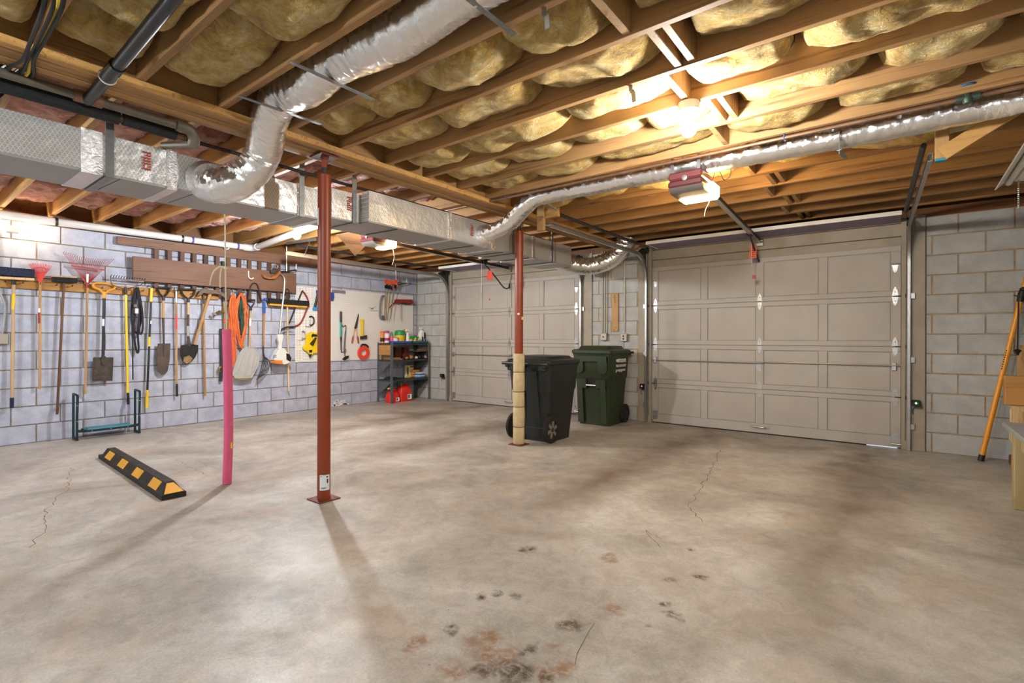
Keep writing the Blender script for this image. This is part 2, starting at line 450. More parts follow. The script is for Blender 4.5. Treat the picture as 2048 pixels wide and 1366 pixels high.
def block_pattern(name, axis, c, j):
    m, nt, b = nodes(name); tc = N(nt, 'ShaderNodeTexCoord'); sp = N(nt, 'ShaderNodeSeparateXYZ'); cb = N(nt, 'ShaderNodeCombineXYZ')
    nt.links.new(tc.outputs['Object'], sp.inputs[0]); nt.links.new(sp.outputs[axis], cb.inputs[0]); nt.links.new(sp.outputs[2], cb.inputs[1])
    k = N(nt, 'ShaderNodeTexBrick', Scale=1.0); nt.links.new(cb.outputs[0], k.inputs['Vector'])
    k.inputs['Color1'].default_value = (*lin(c), 1); k.inputs['Color2'].default_value = (*[x * .88 for x in lin(c)], 1); k.inputs['Mortar'].default_value = (*lin(j), 1)
    k.inputs['Mortar Size'].default_value = .004; k.inputs['Brick Width'].default_value = C_L; k.inputs['Row Height'].default_value = C_H
    nt.links.new(k.outputs['Color'], b.inputs['Base Color']); b.inputs['Roughness'].default_value = .8
    return m
mb = MB('block_face', block_pattern('painted block pattern', 1, 'acb0c0', '83796c')); mb.box((L - .012, BW, 0), (L, .352, WT)); build(mb, wall_left, (L, 0, 0))
mb = MB('wall_right', block_pattern('bare block pattern y', 1, 'b0b1b0', 'a08c70')); mb.box((RW, BW, 0), (RW + .25, D + .25, JB)); struct(mb)
mb = MB('wall_rear', block_pattern('bare block pattern x', 0, 'b0b1b0', 'a08c70')); mb.box((L - .25, BW - .25, 0), (RW + .25, BW, JB)); struct(mb)
TAUPE = mat('a9a39c', .55, var=.05, scale=4, key='taupe door paint')
TAUPE2 = mat('9c9384', .6, var=.1, scale=5, key='taupe painted boards')
for x0, x1 in ((-6.80, -6.645), (-3.926, -3.69), (-2.955, -2.758), (-.004, .198)):
    mb = MB('jamb_board', TAUPE2); mb.bbox((x0 + .002, D - .022, 0), (x1 - .002, D + .2, 2.46), .004); build(mb, wall_far)
DOORS = ((-6.645, -3.926), (-2.758, -.004)); DZ = 2.154
for x0, x1 in DOORS:
    for z0, z1, yy in ((2.158, 2.262, .030), (2.266, 2.40, .018), (2.404, 2.52, .012)):
        mb = MB('header_board', TAUPE2); mb.bbox((x0 - .01, D + yy, z0), (x1 + .01, D + .2, z1), .005); build(mb, wall_far)

# ---- ceiling: subfloor, girder, joists, blocking
PINE = wood('b98f5c', '805630', 'X'); PINEY = wood('ac824c', '70502a', 'Y'); PINEZ = wood('bd9560', '8a6234', 'Z'); PINEL = wood('c99a58', '93642e', 'X', key='pale pine')
mb = MB('ceiling', wood('8a6238', '5a3c1c', 'X')); mb.box((L - .25, BW - .25, JT + .003), (RW + .25, D + .25, JT + .12)); ceiling = struct(mb)
RIM = wood('8a5c30', '5a3818', 'X')
for a, b in (((L - .25, BW - .2, WT), (L - .1, D + .25, JT + .01)), ((L - .2, D + .1, WT), (RW + .25, D + .25, JT + .01)),
             ((RW + .05, BW - .2, WT), (RW + .25, D + .25, JT + .01)), ((L - .2, BW - .25, WT), (RW + .2, BW - .05, JT + .01))):
    mb = MB('rim_joist', RIM); mb.box(a, b); build(mb, ceiling)
for i, x in enumerate((-3.418, -3.352, -3.286)):
    mb = MB('girder_plank', PINEY); mb.bbox((x, BW, 2.49 + (.004 if i == 1 else 0)), (x + .064, D + .2, JT), .004); build(mb, ceiling)
for x in (-3.456, -3.22):
    mb = MB('ledger_strip', PINEL if x > -3.3 else PINEY); mb.bbox((x, BW, 2.492), (x + .036, D + .2, 2.529), .003); build(mb, ceiling)
JY = [1.32 + .4064 * k for k in range(-9, 14)]
def jmesh(x0, x1, m):
    q = MB('joist', m); q.bbox((x0, -.019, JB), (x1, .019, JT), .003); c = q.centre(); return q.mesh(c), c
jr, cr = jmesh(-3.22, RW + .05, PINE); jl, cl = jmesh(L - .1, -3.42, wood('bf8f52', '86592a', 'X'))
for y in JY:
    share('joist', jr, (cr.x, y, cr.z), ceiling); share('joist', jl, (cl.x, y, cl.z), ceiling)
for k, (a, b) in enumerate(zip(JY, JY[1:])):
    if a < .2: continue
    for x in (-.95 + (.06 if k % 2 else -.03),):
        mb = MB('blocking', PINEZ); mb.bbox((x - .019, a + .02, JB + .005), (x + .019, b - .02, JT), .003)
        if k % 2: mb.bbox((x + .05, a + .02, JB + .01), (x + .088, b - .02, JT), .003)
        build(mb, ceiling)
# ---- insulation
def fuzz(name, c1, c2, c3, bs):
    m, nt, b = nodes(name)
    co = coords(nt, (1, 1, 1))
    a = N(nt, 'ShaderNodeTexNoise', Scale=8., Detail=4., Roughness=.68, Distortion=.7); nt.links.new(co, a.inputs['Vector'])
    nt.links.new(ramp(nt, a.outputs['Fac'], [(.30, lin(c1)), (.46, lin(c2)), (.68, lin(c3))]), b.inputs['Base Color'])
    c = N(nt, 'ShaderNodeTexNoise', Scale=bs, Detail=4., Roughness=.75, Distortion=1.5); nt.links.new(co, c.inputs['Vector'])
    bump(nt, b, c.outputs['Fac'], 1.0, .025)
    b.inputs['Roughness'].default_value = 1.0; b.inputs['Specular IOR Level'].default_value = .1
    b.inputs['Sheen Weight'].default_value = .3; b.inputs['Sheen Roughness'].default_value = .6
    return m
YEL = fuzz('yellow glass wool', 'a07c34', 'd2aa4c', 'ecd698', 38)
PINK = fuzz('pink faced glass wool', '8a5140', 'b7796a', 'd9ab9b', 14)
def batt(x0, x1, y0, y1, sag, zr, m, seed, wr=0.0, top=None):
    nx, ny = max(10, int((x1 - x0) / .028)), 14
    top = JT - .012; vs, fs = [], []
    for i in range(nx + 1):
        u = i / nx
        for j in range(ny + 1):
            v = 2 * j / ny - 1
            x = x0 + u * (x1 - x0); y = (y0 + y1) / 2 + v * (y1 - y0) / 2
            pil = max(0, 1 - abs(2 * u - 1) ** 3.2) ** .55; cr_ = max(0, 1 - abs(v) ** 3.0) ** .6
            p = Vector((x * 1.0, y, seed * 3.1))
            z = zr + .035 * (1 - pil) - sag * pil * cr_
            z += .030 * noise.noise(p * 4.3) * (.35 + cr_) + .016 * noise.noise(p * 11) + .007 * noise.noise(p * 27)
            if wr: z += wr * (abs(noise.noise(Vector((x * 3.2, y * 9, seed)))) * 1.6 - .3) + wr * .6 * abs(noise.noise(Vector((x * 9, y * 14, seed + 5))))
            x += .02 * noise.noise(p * 6 + Vector((9, 0, 0))) * (1 if 0 < i < nx else .8)
            if i in (0, nx) or j in (0, ny): z = max(z, zr + .05)
            vs.append((x, y, min(z, top - .01)))
    W = ny + 1
    for i in range(nx):
        for j in range(ny): fs.append((i * W + j, i * W + j + 1, (i + 1) * W + j + 1, (i + 1) * W + j))
    rim = [j for j in range(W)] + [i * W + ny for i in range(1, nx + 1)] + [nx * W + j for j in range(ny - 1, -1, -1)] + [i * W for i in range(nx - 1, 0, -1)]
    o = len(vs); vs += [(vs[r][0], vs[r][1], top) for r in rim]; n = len(rim)
    for k in range(n): fs.append((rim[k], o + k, o + (k + 1) % n, rim[(k + 1) % n])[::-1])
    q = MB('insulation_batt', m, sharp=3.2); q.add(vs, fs)
    return q
K0 = 9
ORD = ('next bay', 'second bay', 'third bay', 'fourth bay', 'fifth bay', 'sixth bay', 'seventh bay')
def bay(k):      # which joist bay, told by what runs in it
    d = k - K0
    if d == 0: return 'in the bay of the fat foil duct'
    if d == 6: return 'in the bay of the thin foil duct'
    if d == 4: return 'in the bay of the bare bulbs'
    if d in (1, 2, 3): return '%s doorward of the fat foil duct' % ORD[d - 1]
    if d == 5: return 'in the bay before the thin foil duct'
    if d > 6: return '%s doorward of the thin foil duct' % ORD[d - 7]
    return '%s rearward of the fat foil duct' % ORD[-d - 1]
seed = 0
for k, (a, b) in enumerate(zip(JY, JY[1:])):
    if b < -.4: continue
    # right bay, yellow
    x = -3.17; first = True
    deep = a > 4.3
    while x < RW - .1:
        ln = rng.uniform(.52, .95) if not first else rng.uniform(.35, .8)
        e = min(x + ln, RW + .02)
        if RW - e < .25: e = RW + .02
        xb_ = -.95 + (.06 if k % 2 else -.03); lo_, hi_ = xb_ - .022, xb_ + (.092 if k % 2 else .022)
        if x < lo_ - .1 and e > lo_ - .3: e = lo_
        elif lo_ - .1 <= x < hi_: x = hi_; e = max(e, hi_ + .55)
        seed += 1
        skip = abs((x + e) / 2 + .9) < .2 and rng.random() < .5
        zr = JB + (.105 if not deep else .14)
        if abs(a - 1.32) < .01: zr = JB + .212
        if abs(a - 3.758) < .01: zr = JB + .15
        q = batt(x + .018, e - .018, a + .022, b - .022, (rng.uniform(.06, .11) if not deep else rng.uniform(.02, .06)) if zr < JB + .15 else .0, zr, YEL, seed)
        o = build(q)
        tag(o, 'yellow glass wool batt %s, %s' % ('beside the girder' if first else 'at the workbench side' if e > RW - .3 else 'at the mid-span blocking' if abs(e - lo_) < .01 or abs(x - hi_) < .01 else 'between girder and blocking' if e < -.9 else 'past the blocking', bay(k)), 'insulation', 'yellow batts between the joists')
        x = e; first = False
    # left bay, pink
    x = L + .04
    while x < -3.55:
        e = min(x + rng.uniform(.9, 1.5), -3.45)
        if -3.45 - e < .35: e = -3.45
        seed += 1
        q = batt(x + .018, e - .018, a + .021, b - .021, rng.uniform(.0, .03), JB + .12, PINK, seed, wr=.03)
        tag(build(q), 'pink wrinkled batt %s, %s' % ('against the tool wall' if x < L + .1 else 'beside the trunk duct' if e > -3.6 else 'in mid-bay', bay(k)), 'insulation', 'pink batts between the joists')
        x = e
t = Thing('paper_flap', 'brown kraft paper flap hanging loose under the joists beside the far opener', 'paper')
q = t.part('paper_flap', mat('b0805a', .8)); P = [Az(690, 488, 2.515), Az(733, 490, 2.51), Az(710, 512, 2.42)]
q.prism(P, (0, 0, .003)); q.prism([Az(690, 488, 2.515), Az(672, 470, 2.52), Az(715, 462, 2.525), Az(733, 490, 2.51)], (0, 0, .003)); t.done()

# ---- sectional garage doors
STEEL = mat('b4b4b2', .33, .85, var=.1, scale=20, bmp=.1, key='galvanised steel')
STEELD = mat('4c4c4c', .45, .8, var=.2, scale=14, key='dull dark steel')
BLACK = mat('161618', .5, var=.2, key='black plastic')
RUBBER = mat('1c1b1a', .85, var=.2, key='black rubber')
def PORC_(): return mat('d8d4cc', .35, var=.03, key='white porcelain')
def garage_door(name, x0, x1):
    w = x1 - x0; y = D + .004
    root = link(bpy.data.objects.new(name, None), None, ((x0 + x1) / 2, D + .02, 0)); tag(root, kind='structure')
    n = 4; hs = DZ / n; st = .085; pw = (w - st * 5) / 4
    zb = .012
    for k in range(n):
        z0, z1 = zb + k * hs, zb + (k + 1) * hs - .004
        s = MB('door_section', TAUPE)
        s.box((x0, y + .014, z0), (x1, y + .045, z1 + .004))
        rb = .11 if k == 0 else .055
        s.bbox((x0, y, z0), (x1, y + .014, z0 + rb), .003); s.bbox((x0, y, z1 - .055), (x1, y + .014, z1), .003)
        for i in range(5):
            xa = x0 + i * (pw + st); s.bbox((xa, y, z0 + rb), (xa + st, y + .014, z1 - .055), .003)
        so = build(s, root)
        for i in range(4):
            xa = x0 + st + i * (pw + st)
            p = MB('panel', TAUPE); p.bbox((xa + .006, y + .007, z0 + rb + .006), (xa + pw - .006, y + .016, z1 - .061), .004); build(p, so)
    hx = (x0 + .05, (x0 + x1) / 2, x1 - .05)
    for k in range(1, n):
        for i, x in enumerate(hx):
            z = zb + k * hs - .002
            h = MB('hinge', STEEL)
            h.prism([(x - .03, y, z), (x - .018, y, z + .07), (x, y, z + .105), (x + .018, y, z + .07), (x + .03, y, z)], (0, -.004, 0))
            h.prism([(x - .03, y, z), (x - .018, y, z - .07), (x, y, z - .105), (x + .018, y, z - .07), (x + .03, y, z)], (0, -.004, 0))
            h.tube([(x - .028, y - .008, z), (x + .028, y - .008, z)], .007, 8)
            for dz in (-.05, .05): h.lathe((x, y - .004, z + dz), [(.006, 0), (.006, -.004), (.003, -.006)], 8, (0, 1, 0))
            build(h, root)
            if i != 1:
                r = MB('roller', STEELD); sgn = -1 if i == 0 else 1
                r.tube([(x, y - .014, z), (x + sgn * .085, y - .014, z)], .005, 8); r.lathe((x + sgn * .085, y - .014, z), [(.02, 0), (.022, sgn * .004), (.02, sgn * .01)], 12, (1, 0, 0)); build(r, root)
    for i, x in enumerate((hx[0], hx[2])):
        sgn = -1 if i == 0 else 1
        tb = MB('top_bracket', STEEL); tb.prism([(x - .03, y, DZ - .19), (x + .03, y, DZ - .19), (x + .016, y, DZ - .255), (x, y, DZ - .275), (x - .016, y, DZ - .255)], (0, -.004, 0))
        tb.tube([(x - .03, y - .012, DZ - .185), (x + sgn * .09, y - .012, DZ - .185)], .007, 8); build(tb, root)
        bb = MB('bottom_bracket', STEEL); bb.bbox((x - .035, y - .004, .05), (x + .035, y, .17), .002); bb.tube([(x - .03, y - .012, .045), (x + sgn * .08, y - .012, .045)], .009, 8); bb.box((x - .03, y - .018, .1), (x - .012, y - .004, .13)); build(bb, root)
    xc = (x0 + x1) / 2; zl = .872
    for a, b, dz in ((x0 - .03, xc + .04, 0), (xc - .03, x1 + .05, .012)):
        lb = MB('lock_bar', STEEL); lb.tube([(a, y - .018, zl + dz), (b, y - .018, zl + dz)], .008, 8); build(lb, root)
    lk = MB('lock_bracket', STEEL); lk.prism([(xc - .05, y, zl - .02), (xc + .02, y, zl - .02), (xc + .02, y, zl - .1), (xc - .01, y, zl - .1)], (0, -.006, 0)); lk.lathe((xc, y - .006, zl), [(.018, 0), (.018, -.012)], 10, (0, 1, 0)); build(lk, root)
    for x in (x0 + .05, x1 - .06):
        g = MB('bar_guide', STEEL); g.bbox((x - .02, y - .024, zl - .04), (x + .02, y, zl + .045), .003); build(g, root)
    hd = MB('lift_handle', STEEL); hd.tube(smooth_path([(xc - .07, y - .003, .085), (xc - .055, y - .03, .085), (xc + .055, y - .03, .085), (xc + .07, y - .003, .085)], 6), .007, 8)
    for s_ in (-1, 1): hd.bbox((xc + s_ * .085 - .022, y - .005, .07), (xc + s_ * .085 + .022, y, .1), .002)
    build(hd, root)
    sl = MB('bottom_seal', RUBBER); sl.box((x0, y + .005, .0005), (x1 - (.30 if x1 > -1 else 0), y + .04, .014)); build(sl, root)
    return root
garage_door('door_1', *DOORS[0]); garage_door('door_2', *DOORS[1])
LAV = mat('8f83a0', .7, var=.06, key='lavender foam'); WHT = mat('e6e4de', .5, var=.04, key='white plastic')
for (x0, x1), lab in zip(DOORS, ('lavender foam board with white edging above the door behind the shelf and bins', 'lavender foam board with white edging above the door with the orange tag')):
    t = Thing('foam_board', lab, 'foam board')
    q = t.part('foam_board', LAV); q.box((x0 + .1, 6.34, 2.412), (x1, D - .002, 2.44))
    e = t.part('edge_strip', WHT); e.box((x0 + .095, 6.325, 2.405), (x1 + .005, 6.34, 2.446)); e.bar((x0 + .095, 6.33, 2.42), (x0 + .095, D - .01, 2.42), .01, .03); t.done()
# ================================================================ ducts, pipes, posts
SCRIM = foil('scrim foil', .32, 60, .35)
FLEX = foil('crinkled foil', .2, 1.0, .28, (.86, .85, .83), (30, 10, 10))
SHEET = mat('a6a4a1', .45, .35, var=.06, scale=3, key='sheet metal')
TAPE = foil('foil tape', .18, 40, .5, (.86, .85, .84))
STRAP = mat('8b8f90', .4, .85, var=.15, scale=25, key='galvanised strap')
REDINK = mat('b0442e', .7, key='red ink')
def scrim_mat():
    m, nt, b = nodes('reinforced foil wrap')
    b.inputs['Metallic'].default_value = .7; b.inputs['Roughness'].default_value = .36
    tc = N(nt, 'ShaderNodeTexCoord'); sp = N(nt, 'ShaderNodeSeparateXYZ'); nt.links.new(tc.outputs['Object'], sp.inputs[0])
    def mth(op, a, b=None):
        n = N(nt, 'ShaderNodeMath', operation=op)
        for i, q in enumerate((a, b)):
            if q is None: continue
            if isinstance(q, (int, float)): n.inputs[i].default_value = q
            else: nt.links.new(q, n.inputs[i])
        return n.outputs[0]
    def lines(src, pitch, w):
        d = mth('ABSOLUTE', mth('SUBTRACT', mth('FRACT', mth('DIVIDE', src, pitch)), .5)); return mth('LESS_THAN', d, w)
    zs = mth('MULTIPLY', sp.outputs[2], .55)
    net = mth('MAXIMUM', mth('MAXIMUM', lines(mth('ADD', sp.outputs[1], zs), .021, .085), lines(mth('SUBTRACT', sp.outputs[1], zs), .021, .085)), lines(sp.outputs[2], .0125, .07))
    mx = N(nt, 'ShaderNodeMix', data_type='RGBA'); nt.links.new(net, mx.inputs[0]); mx.inputs[6].default_value = (.60, .60, .59, 1); mx.inputs[7].default_value = (.92, .92, .91, 1)
    nt.links.new(mx.outputs[2], b.inputs['Base Color'])
    nz = N(nt, 'ShaderNodeTexNoise', Scale=14., Detail=4.); nt.links.new(tc.outputs['Object'], nz.inputs['Vector'])
    bump(nt, b, nz.outputs['Fac'], .35, .02)
    return m
WRAP = scrim_mat()
def soft_box(mb, a, b, amp=.006, n=.09, sd=0):      # box with a slightly uneven skin
    lo, hi = a, b
    def grid(o, du, dv, nu, nv, nrm):
        vs = []
        for i in range(nu + 1):
            for j in range(nv + 1):
                p = Vector(o) + Vector(du) * (i / nu) + Vector(dv) * (j / nv)
                e = 1 if 0 < i < nu and 0 < j < nv else 0
                vs.append(p + Vector(nrm) * (amp * e * (noise.noise(p * 5 + Vector((sd, 0, 0))) + .6 * noise.noise(p * 14))))
        mb.add(vs, [(i * (nv + 1) + j, (i + 1) * (nv + 1) + j, (i + 1) * (nv + 1) + j + 1, i * (nv + 1) + j + 1) for i in range(nu) for j in range(nv)])
    X, Y, Z = hi[0] - lo[0], hi[1] - lo[1], hi[2] - lo[2]
    k = lambda d: max(2, int(d / n))
    grid(lo, (0, Y, 0), (X, 0, 0), k(Y), k(X), (0, 0, -1)); grid((lo[0], lo[1], hi[2]), (X, 0, 0), (0, Y, 0), k(X), k(Y), (0, 0, 1))
    grid((hi[0], lo[1], lo[2]), (0, Y, 0), (0, 0, Z), k(Y), k(Z), (1, 0, 0)); grid(lo, (0, 0, Z), (0, Y, 0), k(Z), k(Y), (-1, 0, 0))
    grid(lo, (X, 0, 0), (0, 0, Z), k(X), k(Z), (0, -1, 0)); grid((lo[0], hi[1], lo[2]), (0, 0, Z), (X, 0, 0), k(Z), k(X), (0, 1, 0))
t = Thing('trunk_duct', 'long square foil-wrapped trunk duct hung below the joists', 'duct')
SEG = [(-4.20, -3.75, -2.4, 2.33, 2.132, 2.375), (-4.02, -3.64, 2.33, 2.60, 2.137, 2.38), (-4.02, -3.52, 2.60, 5.86, 2.137, 2.40)]
for i, (x0, x1, y0, y1, z0, z1) in enumerate(SEG):
    w = t.part('foil_wrap', WRAP, sharp=.5); soft_box(w, (x0, y0, z0 + .012), (x1, y1, z1), .007, .06, i)
    s = t.part('sheet_underside', SHEET); s.box((x0 + .004, y0, z0), (x1 - .004, y1, z0 + .013))
def band(y, x0, x1, z0, z1, w=.05, name='tape_band', m=None):
    q = t.part(name, m or TAPE); e = .006
    q.box((x1, y - w / 2, z0 - e), (x1 + e, y + w / 2, z1 + e)); q.box((x0, y - w / 2, z0 - e), (x1, y + w / 2, z0)); q.box((x0, y - w / 2, z1), (x1, y + w / 2, z1 + e))
band(.83, -4.20, -3.75, 2.132, 2.375, .10); band(1.24, -4.20, -3.75, 2.132, 2.375, .06); band(2.30, -4.20, -3.75, 2.132, 2.375, .05); band(2.12, -4.20, -3.75, 2.132, 2.375, .05)
for y in (3.55, 4.22, 4.98, 5.45): band(y, -4.02, -3.52, 2.137, 2.40, .05)
for y, i in ((.9136, 0), (2.133, 0), (2.539, 1), (4.571, 2), (5.384, 2)):      # straps up to the joists
    x0, x1, _, _, z0, z1 = SEG[i]
    s = t.part('hanger_strap', STRAP); e = .008
    s.box((x1 + .002, y - .02, z0 - e), (x1 + e + .002, y + .02, JB)); s.box((x0 - .01, y - .02, z0 - e), (x1 + .008, y + .02, z0 - e + .005)); s.box((x0 - .01, y - .02, z0 - e), (x0 - .004, y + .02, JB))
for y, z in ((1.08, 2.29), (2.47, 2.30), (3.85, 2.30)):
    x1 = -3.75 if y < 2.3 else (-3.64 if y < 2.6 else -3.52)
    q = t.part('red_print', REDINK)
    for r in range(3):
        for c in range(7):
            if rng.random() < .82: q.box((x1 + .007, y + r * .016, z + .03 - c * .017), (x1 + .0085, y + r * .016 + .010, z + .042 - c * .017))
for y0, y1 in ((.95, 1.35), (2.9, 3.9), (4.4, 4.9)):
    x0, x1 = (-4.2, -3.75) if y0 < 2 else (-4.02, -3.52)
    q = t.part('seam', STEELD); q.bar((x0 + .05, y0, 2.134), (x1 - .02, y0 + .02, 2.134), .006, .006); q = t.part('seam', STEELD); q.bar((x0 + .05, y1, 2.134), (x1 - .02, y1 + .02, 2.134), .006, .006)
t.done()
def flex(name, label, pts, r, n=10, crinkle=.26, sd=0, squash=1.0, straps=()):
    t = Thing(name, label, 'duct')
    raw = smooth_path(pts, 24); P = [raw[0]]; acc = 0
    step = .011
    for a, b in zip(raw, raw[1:]):
        d = (b - a).length
        while acc + d >= step:
            k = (step - acc) / d; a = a.lerp(b, k); P.append(a.copy()); d = (b - a).length; acc = 0
        acc += d
    q = t.part('foil_sleeve', FLEX, sharp=.4); seg = 30; vs, fs = [], []; prev = None
    for i, p in enumerate(P):
        tg = (P[min(i + 1, len(P) - 1)] - P[max(i - 1, 0)]).normalized()
        u = tg.cross(Vector((0, 0, 1))).normalized() if prev is None else (prev - tg * prev.dot(tg)).normalized()
        prev = u; w = tg.cross(u)
        s = i * step
        for k in range(seg):
            an = 2 * pi * k / seg; dirv = u * cos(an) + w * sin(an)
            ridge = (1 - abs(noise.noise(Vector((s * 22, cos(an) * 1.3 + sd, sin(an) * 1.3)))) * 2.2) * .8 + (1 - abs(noise.noise(Vector((s * 48, cos(an) * 2.6, sin(an) * 2.6 + sd)))) * 2.2) * .45 - .35
            big = noise.noise(Vector((s * 3, cos(an) + sd, sin(an))))
            top = .22 + 1.1 * max(0, dirv.z + .15)
            rr = r * (1 + crinkle * top * (ridge - .35) + .05 * big)
            dv = dirv * rr
            dv.z *= squash
            vs.append(p + dv)
    for i in range(len(P) - 1):
        for k in range(seg): fs.append((i * seg + k, i * seg + (k + 1) % seg, (i + 1) * seg + (k + 1) % seg, (i + 1) * seg + k))
    fs.append(tuple(range(seg))[::-1]); fs.append(tuple((len(P) - 1) * seg + k for k in range(seg)))
    q.add(vs, fs)
    for a, b in straps:
        s = t.part('hanger_strap', STRAP); s.bar(a, b, .026, .004)
    return t
t = flex('flex_duct', 'fat crinkled foil flexible duct rising from the trunk into the joists', [(-3.80, 1.44, 2.25), (-3.66, 1.46, 2.18), (-3.52, 1.53, 2.19), (-3.42, 1.60, 2.28), (-3.33, 1.63, 2.40), (-3.12, 1.57, 2.545), (-2.89, 1.54, 2.605), (-2.62, 1.53, 2.575), (-2.34, 1.525, 2.61), (-1.85, 1.525, 2.575), (-1.35, 1.525, 2.61), (-.6, 1.525, 2.58), (.9, 1.525, 2.60)], .108, sd=1,
         straps=(((-2.34, 1.27, 2.502), (-2.345, 1.76, 2.502)), ((-2.89, 1.275, 2.500), (-2.87, 1.76, 2.500)), ((-1.35, 1.27, 2.502), (-1.35, 1.76, 2.502))))
b = t.part('tape_collar', TAPE); b.lathe((-3.74, 1.44, 2.235), [(.13, 0), (.125, .03), (.12, .06)], 20, (1, .1, -.3)); t.done()
t = flex('flex_duct', 'thinner foil flexible duct running above the opener toward the workbench', [(-3.55, 4.04, 2.26), (-3.36, 4.02, 2.27), (-3.10, 3.97, 2.32), (-2.9, 3.93, 2.42), (-2.72, 3.93, 2.50), (-2.3, 3.96, 2.515), (-1.7, 3.965, 2.51), (-1.2, 3.965, 2.51), (-.5, 3.965, 2.50), (.3, 3.97, 2.50), (1.2, 3.97, 2.51)], .085, sd=5, squash=.85, straps=(((-.32, 3.88, 2.36), (-.32, 3.88, 2.53)), ((-.32, 3.86, 2.385), (-.30, 4.06, 2.385)), ((-2.75, 3.76, 2.52), (-2.62, 4.10, 2.40))))
b = t.part('tape_collar', TAPE); b.lathe((-3.53, 4.05, 2.255), [(.125, 0), (.11, .05), (.095, .10)], 18, (1, -.05, .05)); t.done()
t = flex('flex_duct', 'foil flexible duct sagging from the trunk end up between the doors', [(-3.74, 5.82, 2.26), (-3.66, 6.0, 2.20), (-3.45, 6.2, 2.17), (-3.22, 6.34, 2.24), (-3.05, 6.42, 2.40), (-2.98, 6.46, 2.55)], .13, sd=9, crinkle=.2, squash=.9)
t.done()
# ---- pipes
PVCW = mat('d5d2ce', .4, var=.04, key='white pvc'); IRON = mat('3a3634', .6, .4, var=.25, key='dark iron pipe'); FOAMB = mat('1d1f20', .9, var=.3, scale=30, bmp=.6, bscale=200, key='black foam sleeve')
ABS = mat('141416', .35, var=.2, key='black abs'); GREYP = mat('6f6759', .55, .3, var=.2, key='grey brown pipe'); COPPER = mat('8a6a52', .5, .6, var=.25, key='dull copper')
PURP = mat('5b4a8a', .5, key='purple primer')
t = Thing('water_pipe', 'thick black foam-sleeved pipe beside the trunk duct', 'pipe')
q = t.part('foam_sleeve', FOAMB); q.tube([(-3.60, -2.3, 2.448), (-3.60, .92, 2.445)], .042, 14); q = t.part('foam_sleeve', FOAMB); q.tube([(-3.60, .94, 2.444), (-3.60, 1.21, 2.44)], .036, 14)
c = t.part('pipe', COPPER); c.tube([(-3.60, .90, 2.444), (-3.60, 1.27, 2.44)], .02, 10); t.done()
t = Thing('drain_pipe', 'grey drain pipe with elbow running beside the foam-sleeved pipe', 'pipe')
q = t.part('pipe', GREYP); q.tube(smooth_path([(-3.50, -2.3, 2.47), (-3.50, .3, 2.468), (-3.50, 1.19, 2.462)], 4), .024, 12)
e = t.part('elbow', GREYP); e.tube(smooth_path([(-3.50, 1.18, 2.462), (-3.50, 1.25, 2.458), (-3.525, 1.285, 2.425), (-3.56, 1.295, 2.385)], 6), .033, 12)
e = t.part('pipe', GREYP); e.tube([(-3.56, 1.29, 2.39), (-3.78, 1.20, 2.41)], .022, 10)
c = t.part('coupling', COPPER); c.tube([(-3.50, .70, 2.466), (-3.50, .82, 2.466)], .034, 12); t.done()
t = Thing('vent_pipe', 'black pipe crossing under the joists and the girder to the grey drain pipe', 'pipe')
q = t.part('pipe', ABS); q.tube([(-3.50, .757, 2.455), (-2.9, .75, 2.462), (-2.0, .735, 2.48), (1.0, .73, 2.50)], .028, 14)
q = t.part('fitting', ABS); q.tube([(-3.10, .752, 2.460), (-2.95, .75, 2.462)], .034, 14); q = t.part('tie', PVCW); q.ring((-3.12, .752, 2.46), .036, .003); t.done()
t = Thing('gas_pipe', 'thin dark iron pipe running along the trunk duct top', 'pipe')
q = t.part('gas_pipe', IRON); q.tube([(-3.675, -2.3, 2.45), (-3.675, 1.2, 2.455), (-3.70, 2.6, 2.46), (-3.70, 5.5, 2.46)], .013, 8); t.done()
t = Thing('water_line', 'copper water line with a blue shut-off valve under a joist', 'pipe')
q = t.part('pipe', COPPER); q.tube([(-3.9, 3.765, 2.508), (-1.5, 3.765, 2.507), (1.2, 3.765, 2.508)], .013, 8)
v = t.part('valve', mat('4a5a50', .5, .6, key='valve body')); vp = Vector((.29, 3.765, 2.508)); v.lathe(vp + Vector((0, 0, -.03)), [(.02, 0), (.026, .02), (.022, .04), (.012, .06), (.012, .09)], 12); v.tube([vp + Vector((-.05, 0, 0)), vp + Vector((.05, 0, 0))], .02, 10)
h = t.part('valve_wheel', mat('2a5f86', .5, key='blue paint')); h.ring(vp + Vector((0, 0, .065)), .035, .007, (0, 0, 1), 16, 6); h.bar(vp + Vector((-.035, 0, .065)), vp + Vector((.035, 0, .065)), .01, .006)
for x in (-2.98, -.62): w = t.part('hanger', mat('3f6fae', .6, key='blue hanger')); w.ring((x, 3.765, 2.512), .018, .003, (1, 0, 0), 12, 5)
t.done()
t = Thing('waste_pipe', 'white plastic pipe along the top of the tool wall bending under the joists', 'pipe')
pa, pb = (L + .115, -2.3, 2.44), (L + .115, 3.38, 2.478)
q = t.part('pipe', PVCW); q.tube([pa, pb], .042, 14)
e = t.part('elbow', PVCW); e.tube(smooth_path([pb, (L + .13, 3.46, 2.474), (L + .20, 3.51, 2.476), (L + .30, 3.50, 2.478)], 5), .05, 14)
q = t.part('pipe', PVCW); q.tube([(L + .28, 3.505, 2.478), (-5.5, 3.28, 2.488), (-4.5, 3.18, 2.49)], .042, 14)
for y in (1.35, 2.6, 2.72, 3.30): c = t.part('clamp', PURP if y > 2.65 else STEELD); c.tube([(L + .115, y - .012, 2.44 + .0067 * (y + 2.3)), (L + .115, y + .012, 2.44 + .0067 * (y + 2.32))], .046, 14)
t.done()
